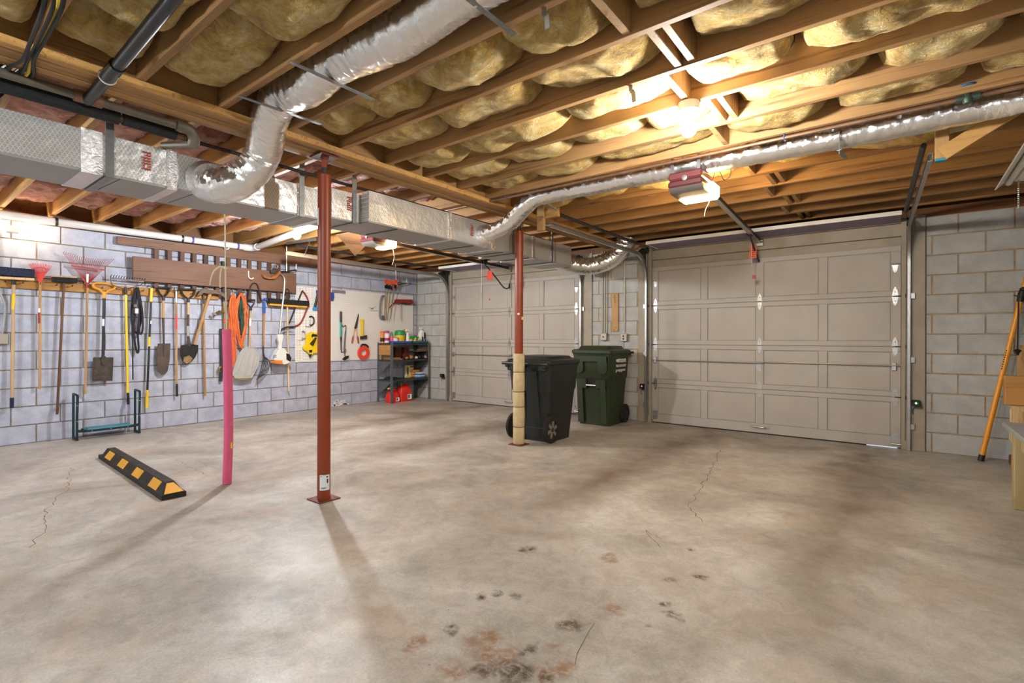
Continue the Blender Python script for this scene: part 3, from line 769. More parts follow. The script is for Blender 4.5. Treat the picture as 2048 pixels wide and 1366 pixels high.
# cables down the girder
for i, (o, m) in enumerate(((0, BLACK), (17, BLACK), (-20, BLACK), (8, mat('c7a52a', .6, key='yellow cable')))):
    t = Thing('cable', ('black electric cable looping under the girder beside two others', 'yellow electric cable looping under the girder')[i == 3], 'cable', 'cables looping under the girder')
    q = t.part('cable', m); zz = 2.475 - .012 * i if i < 3 else 2.476
    yc_ = .49 + o * .0022
    CP = [Az(112 + o, -20, 2.52), Az(105 + o, 20, zz), Az(80 + o * .8, 75, zz), Az(58 + o * .6, 118, zz)]
    CP += [Vector(p) for p in ((-3.40, yc_, 2.474), (-3.466, yc_, 2.478), (-3.470, yc_, 2.505), (-3.52, yc_, 2.516), (-3.64, yc_ - .02, 2.512), (-3.80, yc_ - .06, 2.47), (-3.92, yc_ - .1, 2.42))]
    q.tube(smooth_path(CP, 6), .008, 6); t.done()
# ---- steel posts
REDOX = mat('85350f', .42, var=.1, scale=5, key='red oxide paint'); REDOX2 = mat('6a2a16', .6, var=.25, key='rusty plate')
CARP = mat('cdb890', .95, var=.12, scale=14, bmp=.7, bscale=160, key='carpet sleeve'); STICK = mat('dfe6e8', .5, var=.04, key='paper label'); INK = mat('20242c', .7, key='ink')
def post(label, x, y, sleeve):
    t = Thing('steel_post', label, 'post')
    b = t.part('base_plate', REDOX2); b.bbox((x - .085, y - .085, 0), (x + .085, y + .085, .009), .003)
    if not sleeve:
        for sx, sy in ((-.06, -.06), (.06, -.06), (.06, .06), (-.06, .06)): h = t.part('bolt_slot', BLACK); h.bbox((x + sx - .016, y + sy - .005, .009), (x + sx + .016, y + sy + .005, .0105), .001)
    p = t.part('tube', REDOX); p.lathe((x, y, .009), [(.046, 0), (.046, 2.335), (.040, 2.343)], 28)
    s = t.part('screw', IRON); s.tube([(x, y, 2.34), (x, y, 2.40)], .02, 12); s.tube([(x, y, 2.40), (x, y, 2.475)], .014, 12)
    s = t.part('screw_jacket', REDOX); s.tube([(x, y, 2.385), (x, y, 2.47)], .019, 12)
    c = t.part('cap_plate', REDOX2); c.bbox((x - .075, y - .075, 2.472), (x + .075, y + .075, 2.484), .003); c.lathe((x, y, 2.456), [(.022, 0), (.03, .016)], 12)
    def stuck(z0, z1, a0, a1, nm='paper_label'):
        q = t.part(nm, STICK); R = .0475; n = 8; vs = []
        for i in range(n + 1):
            a = a0 + (a1 - a0) * i / n
            vs += [(x + R * cos(a), y + R * sin(a), z0), (x + R * cos(a), y + R * sin(a), z1)]
        q.add(vs, [(2 * i, 2 * i + 2, 2 * i + 3, 2 * i + 1) for i in range(n)])
        return q
    if not sleeve:
        a = math.atan2(-y, -x)
        lb = stuck(.075, .185, a - .62, a + .95)
        k = t.part('print', INK, lb); R = .048
        for z, aa, w, h in ((.172, -.4, .16, .006), (.165, .5, .25, .010), (.125, .55, .22, .03), (.092, .0, .8, .004), (.086, -.1, .6, .003), (.10, .8, .05, .012)):
            n = 4; vs = []
            for i in range(n + 1):
                an = a + aa - w / 2 + w * i / n; vs += [(x + R * cos(an), y + R * sin(an), z), (x + R * cos(an), y + R * sin(an), z + h)]
            k.add(vs, [(2 * i, 2 * i + 2, 2 * i + 3, 2 * i + 1) for i in range(n)])
        stuck(1.98, 2.10, a - 1.5, a - .9)
    else:
        lo = 0.012
        for i, z1 in enumerate((.20, .42, .585, .80, 1.0)):
            q = t.part('carpet_sleeve', CARP); q.lathe((x, y, lo), [(.060, 0), (.064, .01), (.064 + .002 * (i % 2), (z1 - lo) / 2), (.063, z1 - lo - .01), (.059, z1 - lo)], 24)
            if i < 4: w = t.part('wire_tie', IRON); w.ring((x, y, z1), .064, .0025, (0, 0, 1), 24, 5)
            lo = z1
        a = math.atan2(-y, -x); q = t.part('reflector', WHT); q.lathe((x + .046 * cos(a - .1), y + .046 * sin(a - .1), 1.435), [(.013, 0), (.011, .004)], 14, (cos(a - .1), sin(a - .1), 0))
        q = t.part('tag', mat('c58a3a', .6, key='tan tag')); q.box((x + .046, y - .02, 1.37), (x + .075, y - .016, 1.405))
    t.done()
post('plain red steel post with a white paper label at its foot', -3.312, 2.06, False)
post('red steel post wrapped in beige carpet beside the black bin', -3.333, 4.44, True)
# ================================================================ door tracks, openers, electrics
def sweep(mb, path, prof, x):       # profile (dx, dn) swept along a path of (y, z) at depth x(i)
    n = len(prof); vs = []; fs = []
    for i, (y, z, xx) in enumerate(path):
        a, b = path[max(i - 1, 0)], path[min(i + 1, len(path) - 1)]
        ty, tz = b[0] - a[0], b[1] - a[1]; l = sqrt(ty * ty + tz * tz); ny, nz = -tz / l, ty / l
        for dx, dn in prof: vs.append((xx + dx, y + ny * dn, z + nz * dn))
    for i in range(len(path) - 1):
        for k in range(n): fs.append((i * n + k, i * n + (k + 1) % n, (i + 1) * n + (k + 1) % n, (i + 1) * n + k))
    fs.append(tuple(range(n))[::-1]); fs.append(tuple((len(path) - 1) * n + k for k in range(n)))
    mb.add(vs, fs)
def track(label, x, sgn, y_end, x_end, spring=True):
    t = Thing('door_track', label, 'track')
    path = [(D - .05, z, x) for z in (.005, .5, 1.0, 1.5, 1.98)]
    R = .34
    for i in range(1, 9):
        a = i / 9 * pi / 2; path.append((D - .05 - R * (1 - cos(a)), 1.98 + R * sin(a), x))
    yb = D - .05 - R
    for k in range(7): path.append((yb - (yb - y_end) * k / 6, 2.32 + .02 * k / 6, x + (x_end - x) * k / 6))
    w, h, e = .012, .026, .0025
    s = -sgn
    prof = [(s * w, -h), (-s * w, -h), (-s * w, h), (s * w, h), (s * w, h - .008), (s * (w - e), h - .008), (s * (w - e), h - e), (-s * (w - e), h - e), (-s * (w - e), -h + e), (s * (w - e), -h + e), (s * (w - e), -h + .008), (s * w, -h + .008)]
    q = t.part('rail', STEEL, sharp=.5); sweep(q, path, prof if s > 0 else prof[::-1], x)
    for z in (.25, .95, 1.62):
        b = t.part('wall_bracket', STEEL); b.bbox((x + sgn * .014, D - .045, z - .03), (x + sgn * .05, D - .024, z + .03), .002)
    b = t.part('flag_bracket', STEELD); b.prism([(x + sgn * .014, D - .03, 2.10), (x + sgn * .014, D - .03, 2.42), (x + sgn * .014, D - .16, 2.42), (x + sgn * .014, D - .30, 2.36), (x + sgn * .014, D - .12, 2.2)], (sgn * .003, 0, 0))
    p = t.part('pulley', STEELD); p.lathe((x - sgn * .02, D - .10, 2.39), [(.045, 0), (.045, .006), (.035, .01), (.045, .014), (.045, .02)], 16, (1, 0, 0))
    if spring:
        s = t.part('spring', STEELD); a, b2 = Vector((x_end - sgn * .03, y_end + .12, 2.46)), Vector((x - sgn * .03, D - .40, 2.44))
        s.tube([a.lerp(b2, i / 120) for i in range(121)], [.020 if i % 2 else .0165 for i in range(121)], 8)
        c = t.part('cable', STEELD); c.tube([(x - sgn * .03, D - .4, 2.44), (x - sgn * .02, D - .1, 2.435), (x - sgn * .02, D - .055, 2.38), (x - sgn * .03, D - .04, .1)], .0025, 5)
    t.done()
track('curved steel track on the shelf side of the door behind the bins', -6.70, -1, 3.6, -6.72)
track('steel track beside the conduits on the door behind the bins', -3.865, 1, 6.15, -3.865, False)
track('steel track near the green bin on the wide bare door', -2.82, -1, 4.34, -2.86)
track('steel track beside the bare block wall on the wide bare door', .062, 1, 4.22, .145)
t = Thing('track_hanger', 'pine blocks hanging the track end beside the carpeted post', 'bracket')
q = t.part('upright', PINEZ); q.bbox((-2.985, 4.28, 2.275), (-2.90, 4.318, JB + .08), .003); q = t.part('block', PINEL); q.bbox((-2.895, 4.30, 2.40), (-2.74, 4.338, 2.50), .003); q = t.part('bolt', STEEL); q.tube([(-2.90, 4.30, 2.33), (-2.84, 4.34, 2.33)], .008, 8); t.done()
t = Thing('track_hanger', 'pine block and diagonal brace hanging the track end near the shop light', 'bracket')
q = t.part('upright', PINEZ); q.bbox((.165, 4.14, 2.30), (.235, 4.178, JB + .1), .003); q = t.part('brace', PINEL); q.bar((.20, 4.12, 2.32), (.62, 4.12, 2.57), .022, .085); q = t.part('clip', mat('1f8a9a', .5, key='teal plastic')); q.bbox((.165, 4.135, 2.285), (.225, 4.18, 2.30), .003); t.done()
t = Thing('perforated_angle', 'perforated steel angle hanging the track over the shelf side', 'bracket')
p1, p2 = Vector((-6.72, 3.9, 2.36)), Vector((-6.72, 3.86, JB))
PERF = mat('a9aaa8', .35, .85, var=.3, scale=60, key='perforated steel')
q = t.part('leg', PERF); q.bar((-6.74, 3.88, 2.345), (-6.45, 3.80, JB), .004, .035); q = t.part('leg', PERF); q.bar((-6.9, 3.70, JB - .02), (-6.3, 3.80, JB - .02), .004, .035); t.done()
t = Thing('perforated_angle', 'perforated steel angle below the sagging foil duct by the conduits', 'bracket')
q = t.part('flange', STEEL); a, b = Wd(1143, 545, .38), Wd(1200, 547, .38); q.bar(a, b, .004, .035); q = t.part('upright', STEEL); q.bar(a, a + Vector((0, 0, .06)), .03, .004)
for i in range(11): k = t.part('slot', BLACK); c = a.lerp(b, (i + .6) / 11.5); k.box((c.x - .012, c.y - .0045, c.z - .006), (c.x + .012, c.y - .0025, c.z + .006))
t.done()
MAROON = mat('5c2c2e', .4, var=.05, key='maroon opener'); MAROON2 = mat('4c2426', .4, var=.05, key='dark maroon'); GREYU = mat('6b625c', .5, var=.05, key='grey underside')
LENSM = emit('opener lens lit', *LENS)
def opener(label, xc, y0, rail_end, z_top, arm):
    t = Thing('door_opener', label, 'opener'); w, dp = .127, .27
    h = t.part('housing', MAROON); h.bbox((xc - w, y0, z_top - .062), (xc + w, y0 + dp, z_top), .012)
    h = t.part('housing', MAROON2); h.bbox((xc - w - .003, y0 - .003, z_top - .115), (xc + w + .003, y0 + dp, z_top - .064), .012)
    e = t.part('emblem', STEEL); e.lathe((xc, y0 - .002, z_top - .055), [(.02, 0), (.02, -.004), (.012, -.005), (.012, -.002), (.004, -.006)], 16, (0, 1, 0))
    b = t.part('base_pan', GREYU); b.prism([(xc - w, y0 + .003, z_top - .115), (xc - w, y0 + dp, z_top - .115), (xc - w, y0 + dp, z_top - .15), (xc - w, y0 + .06, z_top - .15)], (2 * w, 0, 0))
    l = t.part('light_lens', LENSM); l.bbox((xc - w - .004, y0 + dp - .05, z_top - .165), (xc + w + .03, y0 + dp + .10, z_top - .05), .02)
    for s in (-1, 1): k = t.part('hanger_strap', STRAP); k.box((xc + s * .1 - .012, y0 + .012, z_top), (xc + s * .1 + .012, y0 + .016, JB + .05))
    r = t.part('rail', STEELD); a = Vector((xc, y0 + dp - .02, z_top + .024 if y0 < 3.85 else z_top - .07)); r.bar(a, rail_end, .032, .045)
    g = t.part('rail_flange', STEEL); d = Vector((0, 0, -.024)); g.bar(a + d, Vector(rail_end) + d, .045, .004)
    br = t.part('wall_bracket', STEEL); br.bbox((rail_end[0] - .04, D - .02, rail_end[2] - .06), (rail_end[0] + .04, D + .01, rail_end[2] + .028), .004); br.lathe((rail_end[0] - .04, D - .045, rail_end[2]), [(.02, 0), (.02, .08)], 12, (1, 0, 0))
    m = t.part('door_arm', STEELD); m.tube(smooth_path(arm, 8), .011, 8)
    c = t.part('carriage', BLACK); cp = Vector(arm[0]); c.bbox((cp.x - .03, cp.y - .05, cp.z - .01), (cp.x + .03, cp.y + .05, cp.z + .05), .008)
    return t
t = opener('maroon garage door opener with lit lens below the bare bulb', -1.295, 3.80, Vector((-1.378, D - .03, 2.365)), 2.435, [(-1.378, 6.25, 2.36), (-1.38, 6.45, 2.24), (-1.385, D - .02, 2.12)])
tg = mat('d86038', .6, var=.05, key='orange tag')
q = t.part('release_cord', WHT); q.tube([(-1.40, 6.4, 2.36), (-1.41, 6.5, 2.03)], .0025, 5)
q = t.part('warning_tag', tg); a = [on(1, 6.5, x, y) for x, y in ((1501, 490), (1512, 489), (1513, 516), (1498, 517))]; q.prism(a, (0, .002, 0))
k = t.part('print', mat('8f3420', .7, key='tag ink'), q)
for i in range(5): y = 496 + i * 4; k.prism([on(1, 6.498, x, yy) for x, yy in ((1502, y), (1510, y), (1510, y + 1.3), (1502, y + 1.3))], (0, .001, 0))
q = t.part('pull_handle', mat('b83a24', .5, key='red handle')); c = on(1, 6.5, 1508, 554); q.bbox((c.x - .017, c.y - .006, c.z - .02), (c.x + .017, c.y + .006, c.z + .02), .004)
q = t.part('power_cord', BLACK); q.tube(smooth_path([Az(1425, 360, 2.47), Az(1432, 335, 2.51), Az(1425, 330, 2.5), Az(1440, 345, 2.46), Az(1448, 360, 2.45), Az(1460, 352, 2.47), Az(1462, 335, 2.52)], 6), .004, 6)
q = t.part('pull_string', WHT); q.tube(smooth_path([(-1.20, 4.10, 2.28), (-1.205, 4.10, 2.24), (-1.23, 4.10, 2.19), (-1.24, 4.10, 2.14)], 4), .002, 5)
t.done()
t = opener('maroon garage door opener half hidden behind the trunk duct', -5.36, 3.92, Vector((-5.285, D - .03, 2.36)), 2.505, [(-5.285, 6.12, 2.365), (-5.285, 6.42, 2.16), (-5.285, 6.62, 2.02), (-5.285, D - .02, 2.03), (-5.285, D - .005, 2.10)])
q = t.part('release_cord', WHT); q.tube([(-5.285, 6.05, 2.36), (-5.285, 6.05, 1.90)], .0025, 5)
q = t.part('warning_tag', mat('c23a2c', .6, key='red tag')); a = [on(1, 6.05, x, y) for x, y in ((975, 541), (984, 541), (985, 560), (974, 560))]; q.prism(a, (0, .002, 0))
q = t.part('pull_handle', mat('b83a24', .5, key='red handle')); c = on(1, 6.05, 979, 599); q.bbox((c.x - .013, c.y - .006, c.z - .015), (c.x + .013, c.y + .006, c.z + .015), .004)
q = t.part('pull_string', WHT); q.tube(smooth_path([(-5.25, 4.25, 2.34), (-5.22, 4.25, 2.22), (-5.25, 4.24, 2.12)], 5), .0025, 5)
q = t.part('power_cord', BLACK); q.tube(smooth_path([(-5.2, 4.35, 2.42), (-5.0, 4.4, 2.38), (-4.95, 4.3, 2.44), (-4.9, 4.45, 2.40), (-4.85, 4.4, 2.5)], 6), .004, 6)
t.done()
# ---- photo-eye sensors, conduits, boxes
def sensor(label, px, py, led, dim):
    t = Thing('photo_sensor', label, 'sensor'); c = Wd(px, py, .05)
    b = t.part('body', BLACK); b.bbox((c.x - .035, c.y - .03, c.z - .03), (c.x + .035, c.y + .03, c.z + .03), .006)
    l = t.part('led', led); l.lathe((c.x, c.y - .03, c.z), [(.009, 0), (.006, -.004)], 10, (0, 1, 0))
    k = t.part('bracket', STEELD); k.bbox((c.x - .012, c.y - .01, c.z - .05), (c.x + .05, D - .02, c.z - .03), .002); w = t.part('wire', mat('4a5560', .7, key='grey wire')); w.tube(smooth_path([(c.x, c.y + .02, c.z - .03), (c.x - .03, D - .04, c.z - .08), (c.x - .02, D - .03, c.z - .12)], 5), .004, 6); t.done()
sensor('small red-lit photo sensor on the jamb behind the green bin', 1285, 772, emit('red led', (1, .06, .15), 3), 1)
sensor('small green-lit photo sensor on the jamb beside the bare block wall', 1832, 806, emit('green led', (.1, 1, .1), 5), 1)
sensor('small dark photo sensor on the block wall beside the metal shelf', 884, 751, mat('555555', .4), 1)
CONDUIT = mat('b9b2a2', .45, .4, var=.05, key='painted conduit'); BOXM = mat('a49c8e', .45, .4, var=.05, key='grey box')
for i, px in enumerate((1204.5, 1209, 1213.5)):
    t = Thing('conduit', 'thin metal conduit running down the block wall to the switch box', 'conduit', 'conduits to the switch box'); q = t.part('conduit', CONDUIT)
    a = Wd(px, 672, .018); q.tube([(a.x, D - .018, a.z), (a.x, D - .018, 2.46)], .0085, 8); t.done()
t = Thing('conduit', 'single metal conduit running down the block wall to the outlet box', 'conduit'); a = Wd(1249, 670, .018); q = t.part('conduit', CONDUIT); q.tube([(a.x, D - .018, a.z), (a.x, D - .018, 2.46)], .0085, 8); t.done()
t = Thing('switch_box', 'grey switch box below three conduits', 'switch'); a = Wd(1208.5, 673.5, .02)
q = t.part('box', BOXM); q.bbox((a.x - .052, D - .05, a.z - .055), (a.x + .052, D - .001, a.z + .055), .006); s = t.part('toggle', BLACK); s.prism([(a.x - .006, D - .05, a.z + .012), (a.x + .014, D - .05, a.z - .012), (a.x - .006, D - .05, a.z - .012)], (0, -.012, 0)); t.done()
t = Thing('outlet_box', 'grey outlet box below the single conduit', 'outlet'); a = Wd(1248.5, 675, .02)
q = t.part('box', BOXM); q.bbox((a.x - .052, D - .05, a.z - .055), (a.x + .052, D - .001, a.z + .055), .006)
for dz in (.02, -.02): s = t.part('socket', BLACK); s.lathe((a.x, D - .051, a.z + dz), [(.014, 0), (.013, -.003)], 12, (0, 1, 0))
t.done()
t = Thing('wood_strip', 'bare pine strip screwed to the block wall between the doors', 'board'); a, b = Wd(1224.5, 588, .01), Wd(1237, 663, .01)
q = t.part('board', PINEZ); q.bbox((a.x, D - .026, b.z), (b.x, D - .001, a.z), .003)
for z in (a.z - .05, a.z - .12, b.z + .06, b.z + .02): k = t.part('screw', STEELD); k.lathe(((a.x + b.x) / 2 + rng.uniform(-.02, .02), D - .026, z), [(.006, 0), (.004, -.002)], 8, (0, 1, 0))
t.done()
# ================================================================ the tool wall
ASH = wood('c79a62', '94682f', 'Z', key='tan handle'); ASHD = wood('6f4a30', '48301c', 'Z', key='old dark handle'); ASHL = wood('d8b88c', 'b08a58', 'Z', key='pale handle')
YELP = mat('e8c21c', .45, var=.06, key='yellow handle'); ORG = mat('e39a24', .45, var=.05, key='orange plastic'); NAVY = mat('1b2340', .8, var=.3, scale=40, bmp=.8, bscale=90, key='navy bristle')
BRIS = mat('1a1a1c', .9, var=.4, scale=40, bmp=.9, bscale=90, key='black bristle'); REDPL = mat('d23a30', .45, var=.05, key='red plastic'); REDM = mat('9a3020', .5, .2, var=.15, key='red metal'); BLADE = mat('4a423c', .6, .6, var=.4, scale=14, key='worn blade'); BLUE = mat('1f4aa0', .45, var=.08, key='blue plastic')
BROWN = wood('86604a', '5e3e2a', 'Y', key='brown stained'); BROWNZ = wood('5f3e2a', '3c2617', 'Z', key='brown slat'); RACK = wood('b5823e', '7c5322', 'Y', key='rack pine')
G1 = 'tools hung on the rack'
def tl(t, name, m, z, pts, r, n=.06, parent=None, seg=10, sm=0):
    P = [Wl(*z(q), n if not isinstance(n, (list, tuple)) else n[i]) for i, q in enumerate(pts)]
    if sm: P = smooth_path(P, sm)
    mb = t.part(name, m, parent)
    if isinstance(r, (list, tuple)) and sm: r = [r[min(len(r) - 1, int(i / sm))] for i in range(len(P))]
    mb.tube(P, r, seg); return mb
def pg(t, name, m, z, pts, n=.05, th=.006, parent=None):
    mb = t.part(name, m, parent); mb.prism([Wl(*z(q), n) for q in pts], (th, 0, 0)); return mb
I = lambda q: q
# rack strip and the brown railing board
t = Thing('tool_rack', 'long pine strip along the block wall carrying the tool hooks', 'rack')
q = t.part('board', RACK); q.bbox((L + .001, -1.2, 1.70), (L + .035, 3.09, 1.80), .004)
for i in range(16): k = t.part('hook', STEELD); y = .95 + i * .137; k.tube(smooth_path([(L + .035, y, 1.765), (L + .08, y, 1.755), (L + .095, y, 1.775)], 4), .004, 6)
t.done()
t = Thing('railing_panel', 'brown stained railing with slats and a wide board mounted on the tool wall', 'railing')
q = t.part('top_rail', BROWN); q.prism([Wl(233, 473, .02), Wl(640, 518, .02), Wl(640, 538, .02), Wl(233, 489, .02)], (.045, 0, 0))
q = t.part('wide_board', BROWN); q.bbox((L + .06, 2.07, 1.875), (L + .10, 4.195, 2.178), .004)
for i in range(13): s = t.part('slat', BROWNZ); y = 2.333 + i * .146; s.bbox((L + .022, y - .026, 1.806 if y < 3.12 else 1.70), (L + .058, y + .026, 2.36), .003)
for q_ in ((297, 245), (130, 40)):
    k = t.part('hook', WHT); a = Wl(*zC(q_), .105); k.tube(smooth_path([a + Vector((0, 0, .0)), a + Vector((.012, .0, -.09)), a + Vector((.05, .02, -.12)), a + Vector((.07, .04, -.10))], 5), .008, 8)
t.done()
# -- push broom
t = Thing('push_broom', 'push broom with navy bristles and pale handle with a blue tip', 'broom', G1)
q = t.part('head', ASHL); q.bar(Wl(*zA((-14, 385)), .075), Wl(*zA((193, 396)), .075), .05, .025)
q = t.part('bristles', NAVY); a, b = Wl(*zA((-14, 345)), .075), Wl(*zA((195, 362)), .075); q.bar(a, b, .06, .085)
for i in range(60): p = a.lerp(b, rng.random()); d = Vector((rng.uniform(-.035, .035), rng.uniform(-.01, .01), rng.choice((-1, 1)) * rng.uniform(.03, .05))); q.tube([p, p + d], .004, 5)
tl(t, 'socket', BLACK, zA, [(77, 392), (78, 425)], .018, .07); tl(t, 'handle', ASHL, zA, [(78, 420), (68, 1072)], .0145, .06); tl(t, 'sticker', YELP, zA, [(77.5, 478), (75, 565)], .0149, .06); tl(t, 'tip', NAVY, zA, [(68, 1068), (67, 1127)], .017, .06); t.done()
# -- red plastic leaf rake
t = Thing('leaf_rake', 'small red plastic fan rake with white and red bands on its handle', 'rake', G1)
pg(t, 'fan', REDPL, zA, [(198, 358), (262, 358), (236, 412), (219, 412)], .06, .01)
q = t.part('tines', REDPL)
for i in range(15):
    u = i / 14; a = Wl(*zA((198 + 64 * u, 360)), .065); b = Wl(*zA((163 + 134 * u, 306 + 12 * u - 8 * sin(pi * u))), .075); q.tube([a, a.lerp(b, .6) + Vector((.01, 0, 0)), b], .0032, 5)
q.tube(smooth_path([Wl(*zA((182, 335)), .07), Wl(*zA((228, 328)), .075), Wl(*zA((277, 338)), .07)], 5), .004, 6)
tl(t, 'handle', ASH, zA, [(228, 405), (226, 1020)], .0115, .055); tl(t, 'band', WHT, zA, [(225, 560), (225, 583)], .0125, .055); tl(t, 'band', REDM, zA, [(225, 584), (225, 645)], .0125, .055); t.done()
# -- deck brush
t = Thing('deck_brush', 'short black deck brush on a dark leaning wooden handle', 'brush', G1)
q = t.part('bristles', BRIS); q.bar(Wl(*zA((296, 394)), .075), Wl(*zA((438, 402)), .075), .05, .055); q = t.part('block', ASHL); q.bar(Wl(*zA((292, 376)), .055), Wl(*zA((436, 384)), .055), .04, .02)
tl(t, 'handle', ASHD, zA, [(364, 408), (325, 1163)], .0125, .055); t.done()
# -- metal fan rake
t = Thing('lawn_rake', 'wide fan rake with thin red wire tines and wooden handle', 'rake', G1)
q = t.part('tines', REDM); c0 = zA((497, 425))
for i in range(23):
    u = i / 22; b = Wl(*zA((360 + 282 * u, 243 + 42 * u + 16 * sin(pi * u))), .09); a = Wl(*c0, .06) + Vector((0, .01 * (u - .5), 0)); tip = b + Vector((.03, .005, .012)); q.tube([a, a.lerp(b, .5), b, tip], .0022, 5)
q = t.part('crossbar', REDM); q.bar(Wl(*zA((406, 318)), .08), Wl(*zA((594, 342)), .08), .008, .014)
tl(t, 'socket', REDM, zA, [(497, 395), (497, 442)], .013, .06); pg(t, 'sticker', WHT, zA, [(490, 365), (505, 365), (503, 412), (493, 412)], .075, .002); tl(t, 'handle', ASH, zA, [(497, 440), (486, 1047)], .0115, .055); t.done()
# -- square shovel
t = Thing('square_shovel', 'square-bladed shovel with a wide orange grip and black shaft', 'shovel', G1)
q = t.part('grip', ORG); q.tube(smooth_path([Wl(*zA(p), .07) for p in ((590, 480), (570, 455), (535, 440), (532, 422), (560, 416), (625, 420), (655, 430), (650, 448), (615, 460), (598, 480))], 5), .0115, 8); tl(t, 'collar', ORG, zA, [(594, 465), (592, 502)], .02, .07)
tl(t, 'shaft', BLACK, zA, [(593, 500), (587, 838)], .0155, .065); tl(t, 'band', STICK, zA, [(590, 620), (589, 660)], .0158, .065)
q = pg(t, 'blade', BLADE, zA, [(533, 838), (646, 838), (640, 972), (528, 975)], .075, .004); pg(t, 'socket', BLADE, zA, [(575, 832), (602, 832), (598, 880), (578, 880)], .079, .012)
for x in ((533, 528), (643, 637)): tl(t, 'rolled_edge', BLADE, zA, [(x[0], 840), (x[1], 973)], .005, .08)
t.done()
# -- bow rake
t = Thing('bow_rake', 'black bow rake with a bright yellow handle and black tip', 'rake', G1)
q = t.part('head', STEELD); a, b = Wl(*zA((628, 386)), .09), Wl(*zA((818, 408)), .09); q.bar(a, b, .012, .014)
for i in range(14): p = a.lerp(b, i / 13); q.tube([p, p + Vector((.012, .006, .03)), p + Vector((.03, .012, .04))], [.005, .004, .002], 5)
for e in ((628, 388), (818, 409)): q.tube(smooth_path([Wl(*zA(e), .09), Wl(*zA(((e[0] * .8 + 715 * .2), 428)), .085), Wl(*zA((715, 452)), .07)], 6), .0045, 6)
tl(t, 'ferrule', BLACK, zA, [(714, 440), (716, 482)], .014, .065); tl(t, 'handle', YELP, zA, [(716, 480), (728, 1045)], .0135, .06); tl(t, 'tip', BLACK, zA, [(728, 1040), (730, 1106)], .0148, .06); t.done()
# -- ratchet straps
t = Thing('ratchet_strap', 'bundle of black webbing straps hanging from the rack', 'strap', G1)
STRW = mat('1b1b22', .85, var=.25, key='black webbing')
for i, pts in enumerate((((780, 440), (755, 520), (750, 640), (775, 700), (800, 640), (795, 520), (782, 440)), ((782, 440), (770, 560), (762, 700), (780, 810), (790, 790), (785, 700), (795, 560), (785, 440)), ((785, 440), (808, 560), (812, 680), (795, 700), (790, 560), (784, 440)), ((775, 450), (752, 600), (755, 780), (757, 966)))):
    q = t.part('webbing', STRW); P = smooth_path([Wl(*zA(p), .06 + .012 * i) for p in pts], 6)
    for a, b in zip(P, P[1:]): q.bar(a, b, .003, .022 if i < 3 else .014, up=(0, 1, .01))
q = t.part('ratchet', STEEL); c = Wl(*zA((778, 575)), .11); q.bbox((c.x - .02, c.y - .02, c.z - .035), (c.x + .012, c.y + .02, c.z + .035), .006); q = t.part('ratchet', STEELD); q.bbox((c.x - .01, c.y - .035, c.z + .04), (c.x + .015, c.y + .005, c.z + .09), .006); t.done()
# -- yellow/black pole tool
t = Thing('garden_weeder', 'long hooked garden tool with black and yellow banded shaft', 'tool', G1)
tl(t, 'hook', STEELD, zA, [(862, 446), (861, 430), (872, 425), (882, 432)], .006, .065, sm=4)
for nm, m, a, b, r in (('grip', YELP, 445, 522, .0165), ('shaft', BLACK, 520, 724, .0125), ('band', YELP, 722, 776, .0135), ('shaft', BLACK, 774, 1028, .0125), ('grip', YELP, 1024, 1128, .0165)):
    f = lambda y: (863 - (y - 445) * .041, y); tl(t, nm, m, zA, [f(a), f(b)], r, .06)
tl(t, 'emblem', STICK, zA, [(857, 630), (856.5, 648)], .0132, .06); t.done()
def dgrip(t, z, c, w, h, m=BLACK, n=.065):
    q = t.part('grip', m); x, y = c
    q.tube(smooth_path([Wl(*z(p), n) for p in ((x, y + h), (x - w * .35, y + h * .6), (x - w / 2, y + h * .15), (x - w * .42, y))], 5), .011, 8)
    q.tube(smooth_path([Wl(*z(p), n) for p in ((x, y + h), (x + w * .35, y + h * .6), (x + w / 2, y + h * .15), (x + w * .42, y))], 5), .011, 8)
    q.tube([Wl(*z(p), n) for p in ((x - w * .46, y), (x + w * .46, y + 3))], .013, 8)
    q.tube([Wl(*z(p), n) for p in ((x, y + h - 4), (x, y + h + 22))], .018, 10)
# -- drain spade
t = Thing('drain_spade', 'drain spade with long narrow rusty blade and black D grip', 'shovel', G1)
dgrip(t, zB, (331, 360), 74, 66); tl(t, 'handle', ASH, zB, [(330, 446), (329, 570)], .0145, .06); tl(t, 'socket', BLADE, zB, [(329, 565), (333, 742)], [.0148, .011], .06)
pg(t, 'blade', mat('4f4239', .6, .4, var=.35, scale=10, key='rusty blade'), zB, [(291, 742), (378, 740), (373, 850), (358, 932), (338, 953), (318, 955), (292, 932), (284, 850)], .06, .005); tl(t, 'rib', BLADE, zB, [(333, 735), (330, 830)], [.012, .004], .066); t.done()
# -- cultivator
t = Thing('garden_cultivator', 'wire-tined cultivator with a red label on its wooden handle', 'tool', G1)
q = t.part('tines', STEELD)
for dx in (-34, -12, 12, 30): q.tube(smooth_path([Wl(*zB((418, 392)), .06), Wl(*zB((418 + dx, 372)), .075), Wl(*zB((418 + dx * 1.3, 358)), .10), Wl(*zB((418 + dx * 1.2, 378)), .13)], 5), .0035, 6)
tl(t, 'socket', STEEL, zB, [(418, 385), (418, 460)], .012, .06); tl(t, 'handle', ASH, zB, [(418, 458), (422, 1020)], .0125, .058); tl(t, 'label', REDPL, zB, [(418.5, 550), (419, 643)], .0129, .058); tl(t, 'tip', BLACK, zB, [(422, 1016), (423, 1102)], .0142, .058); t.done()
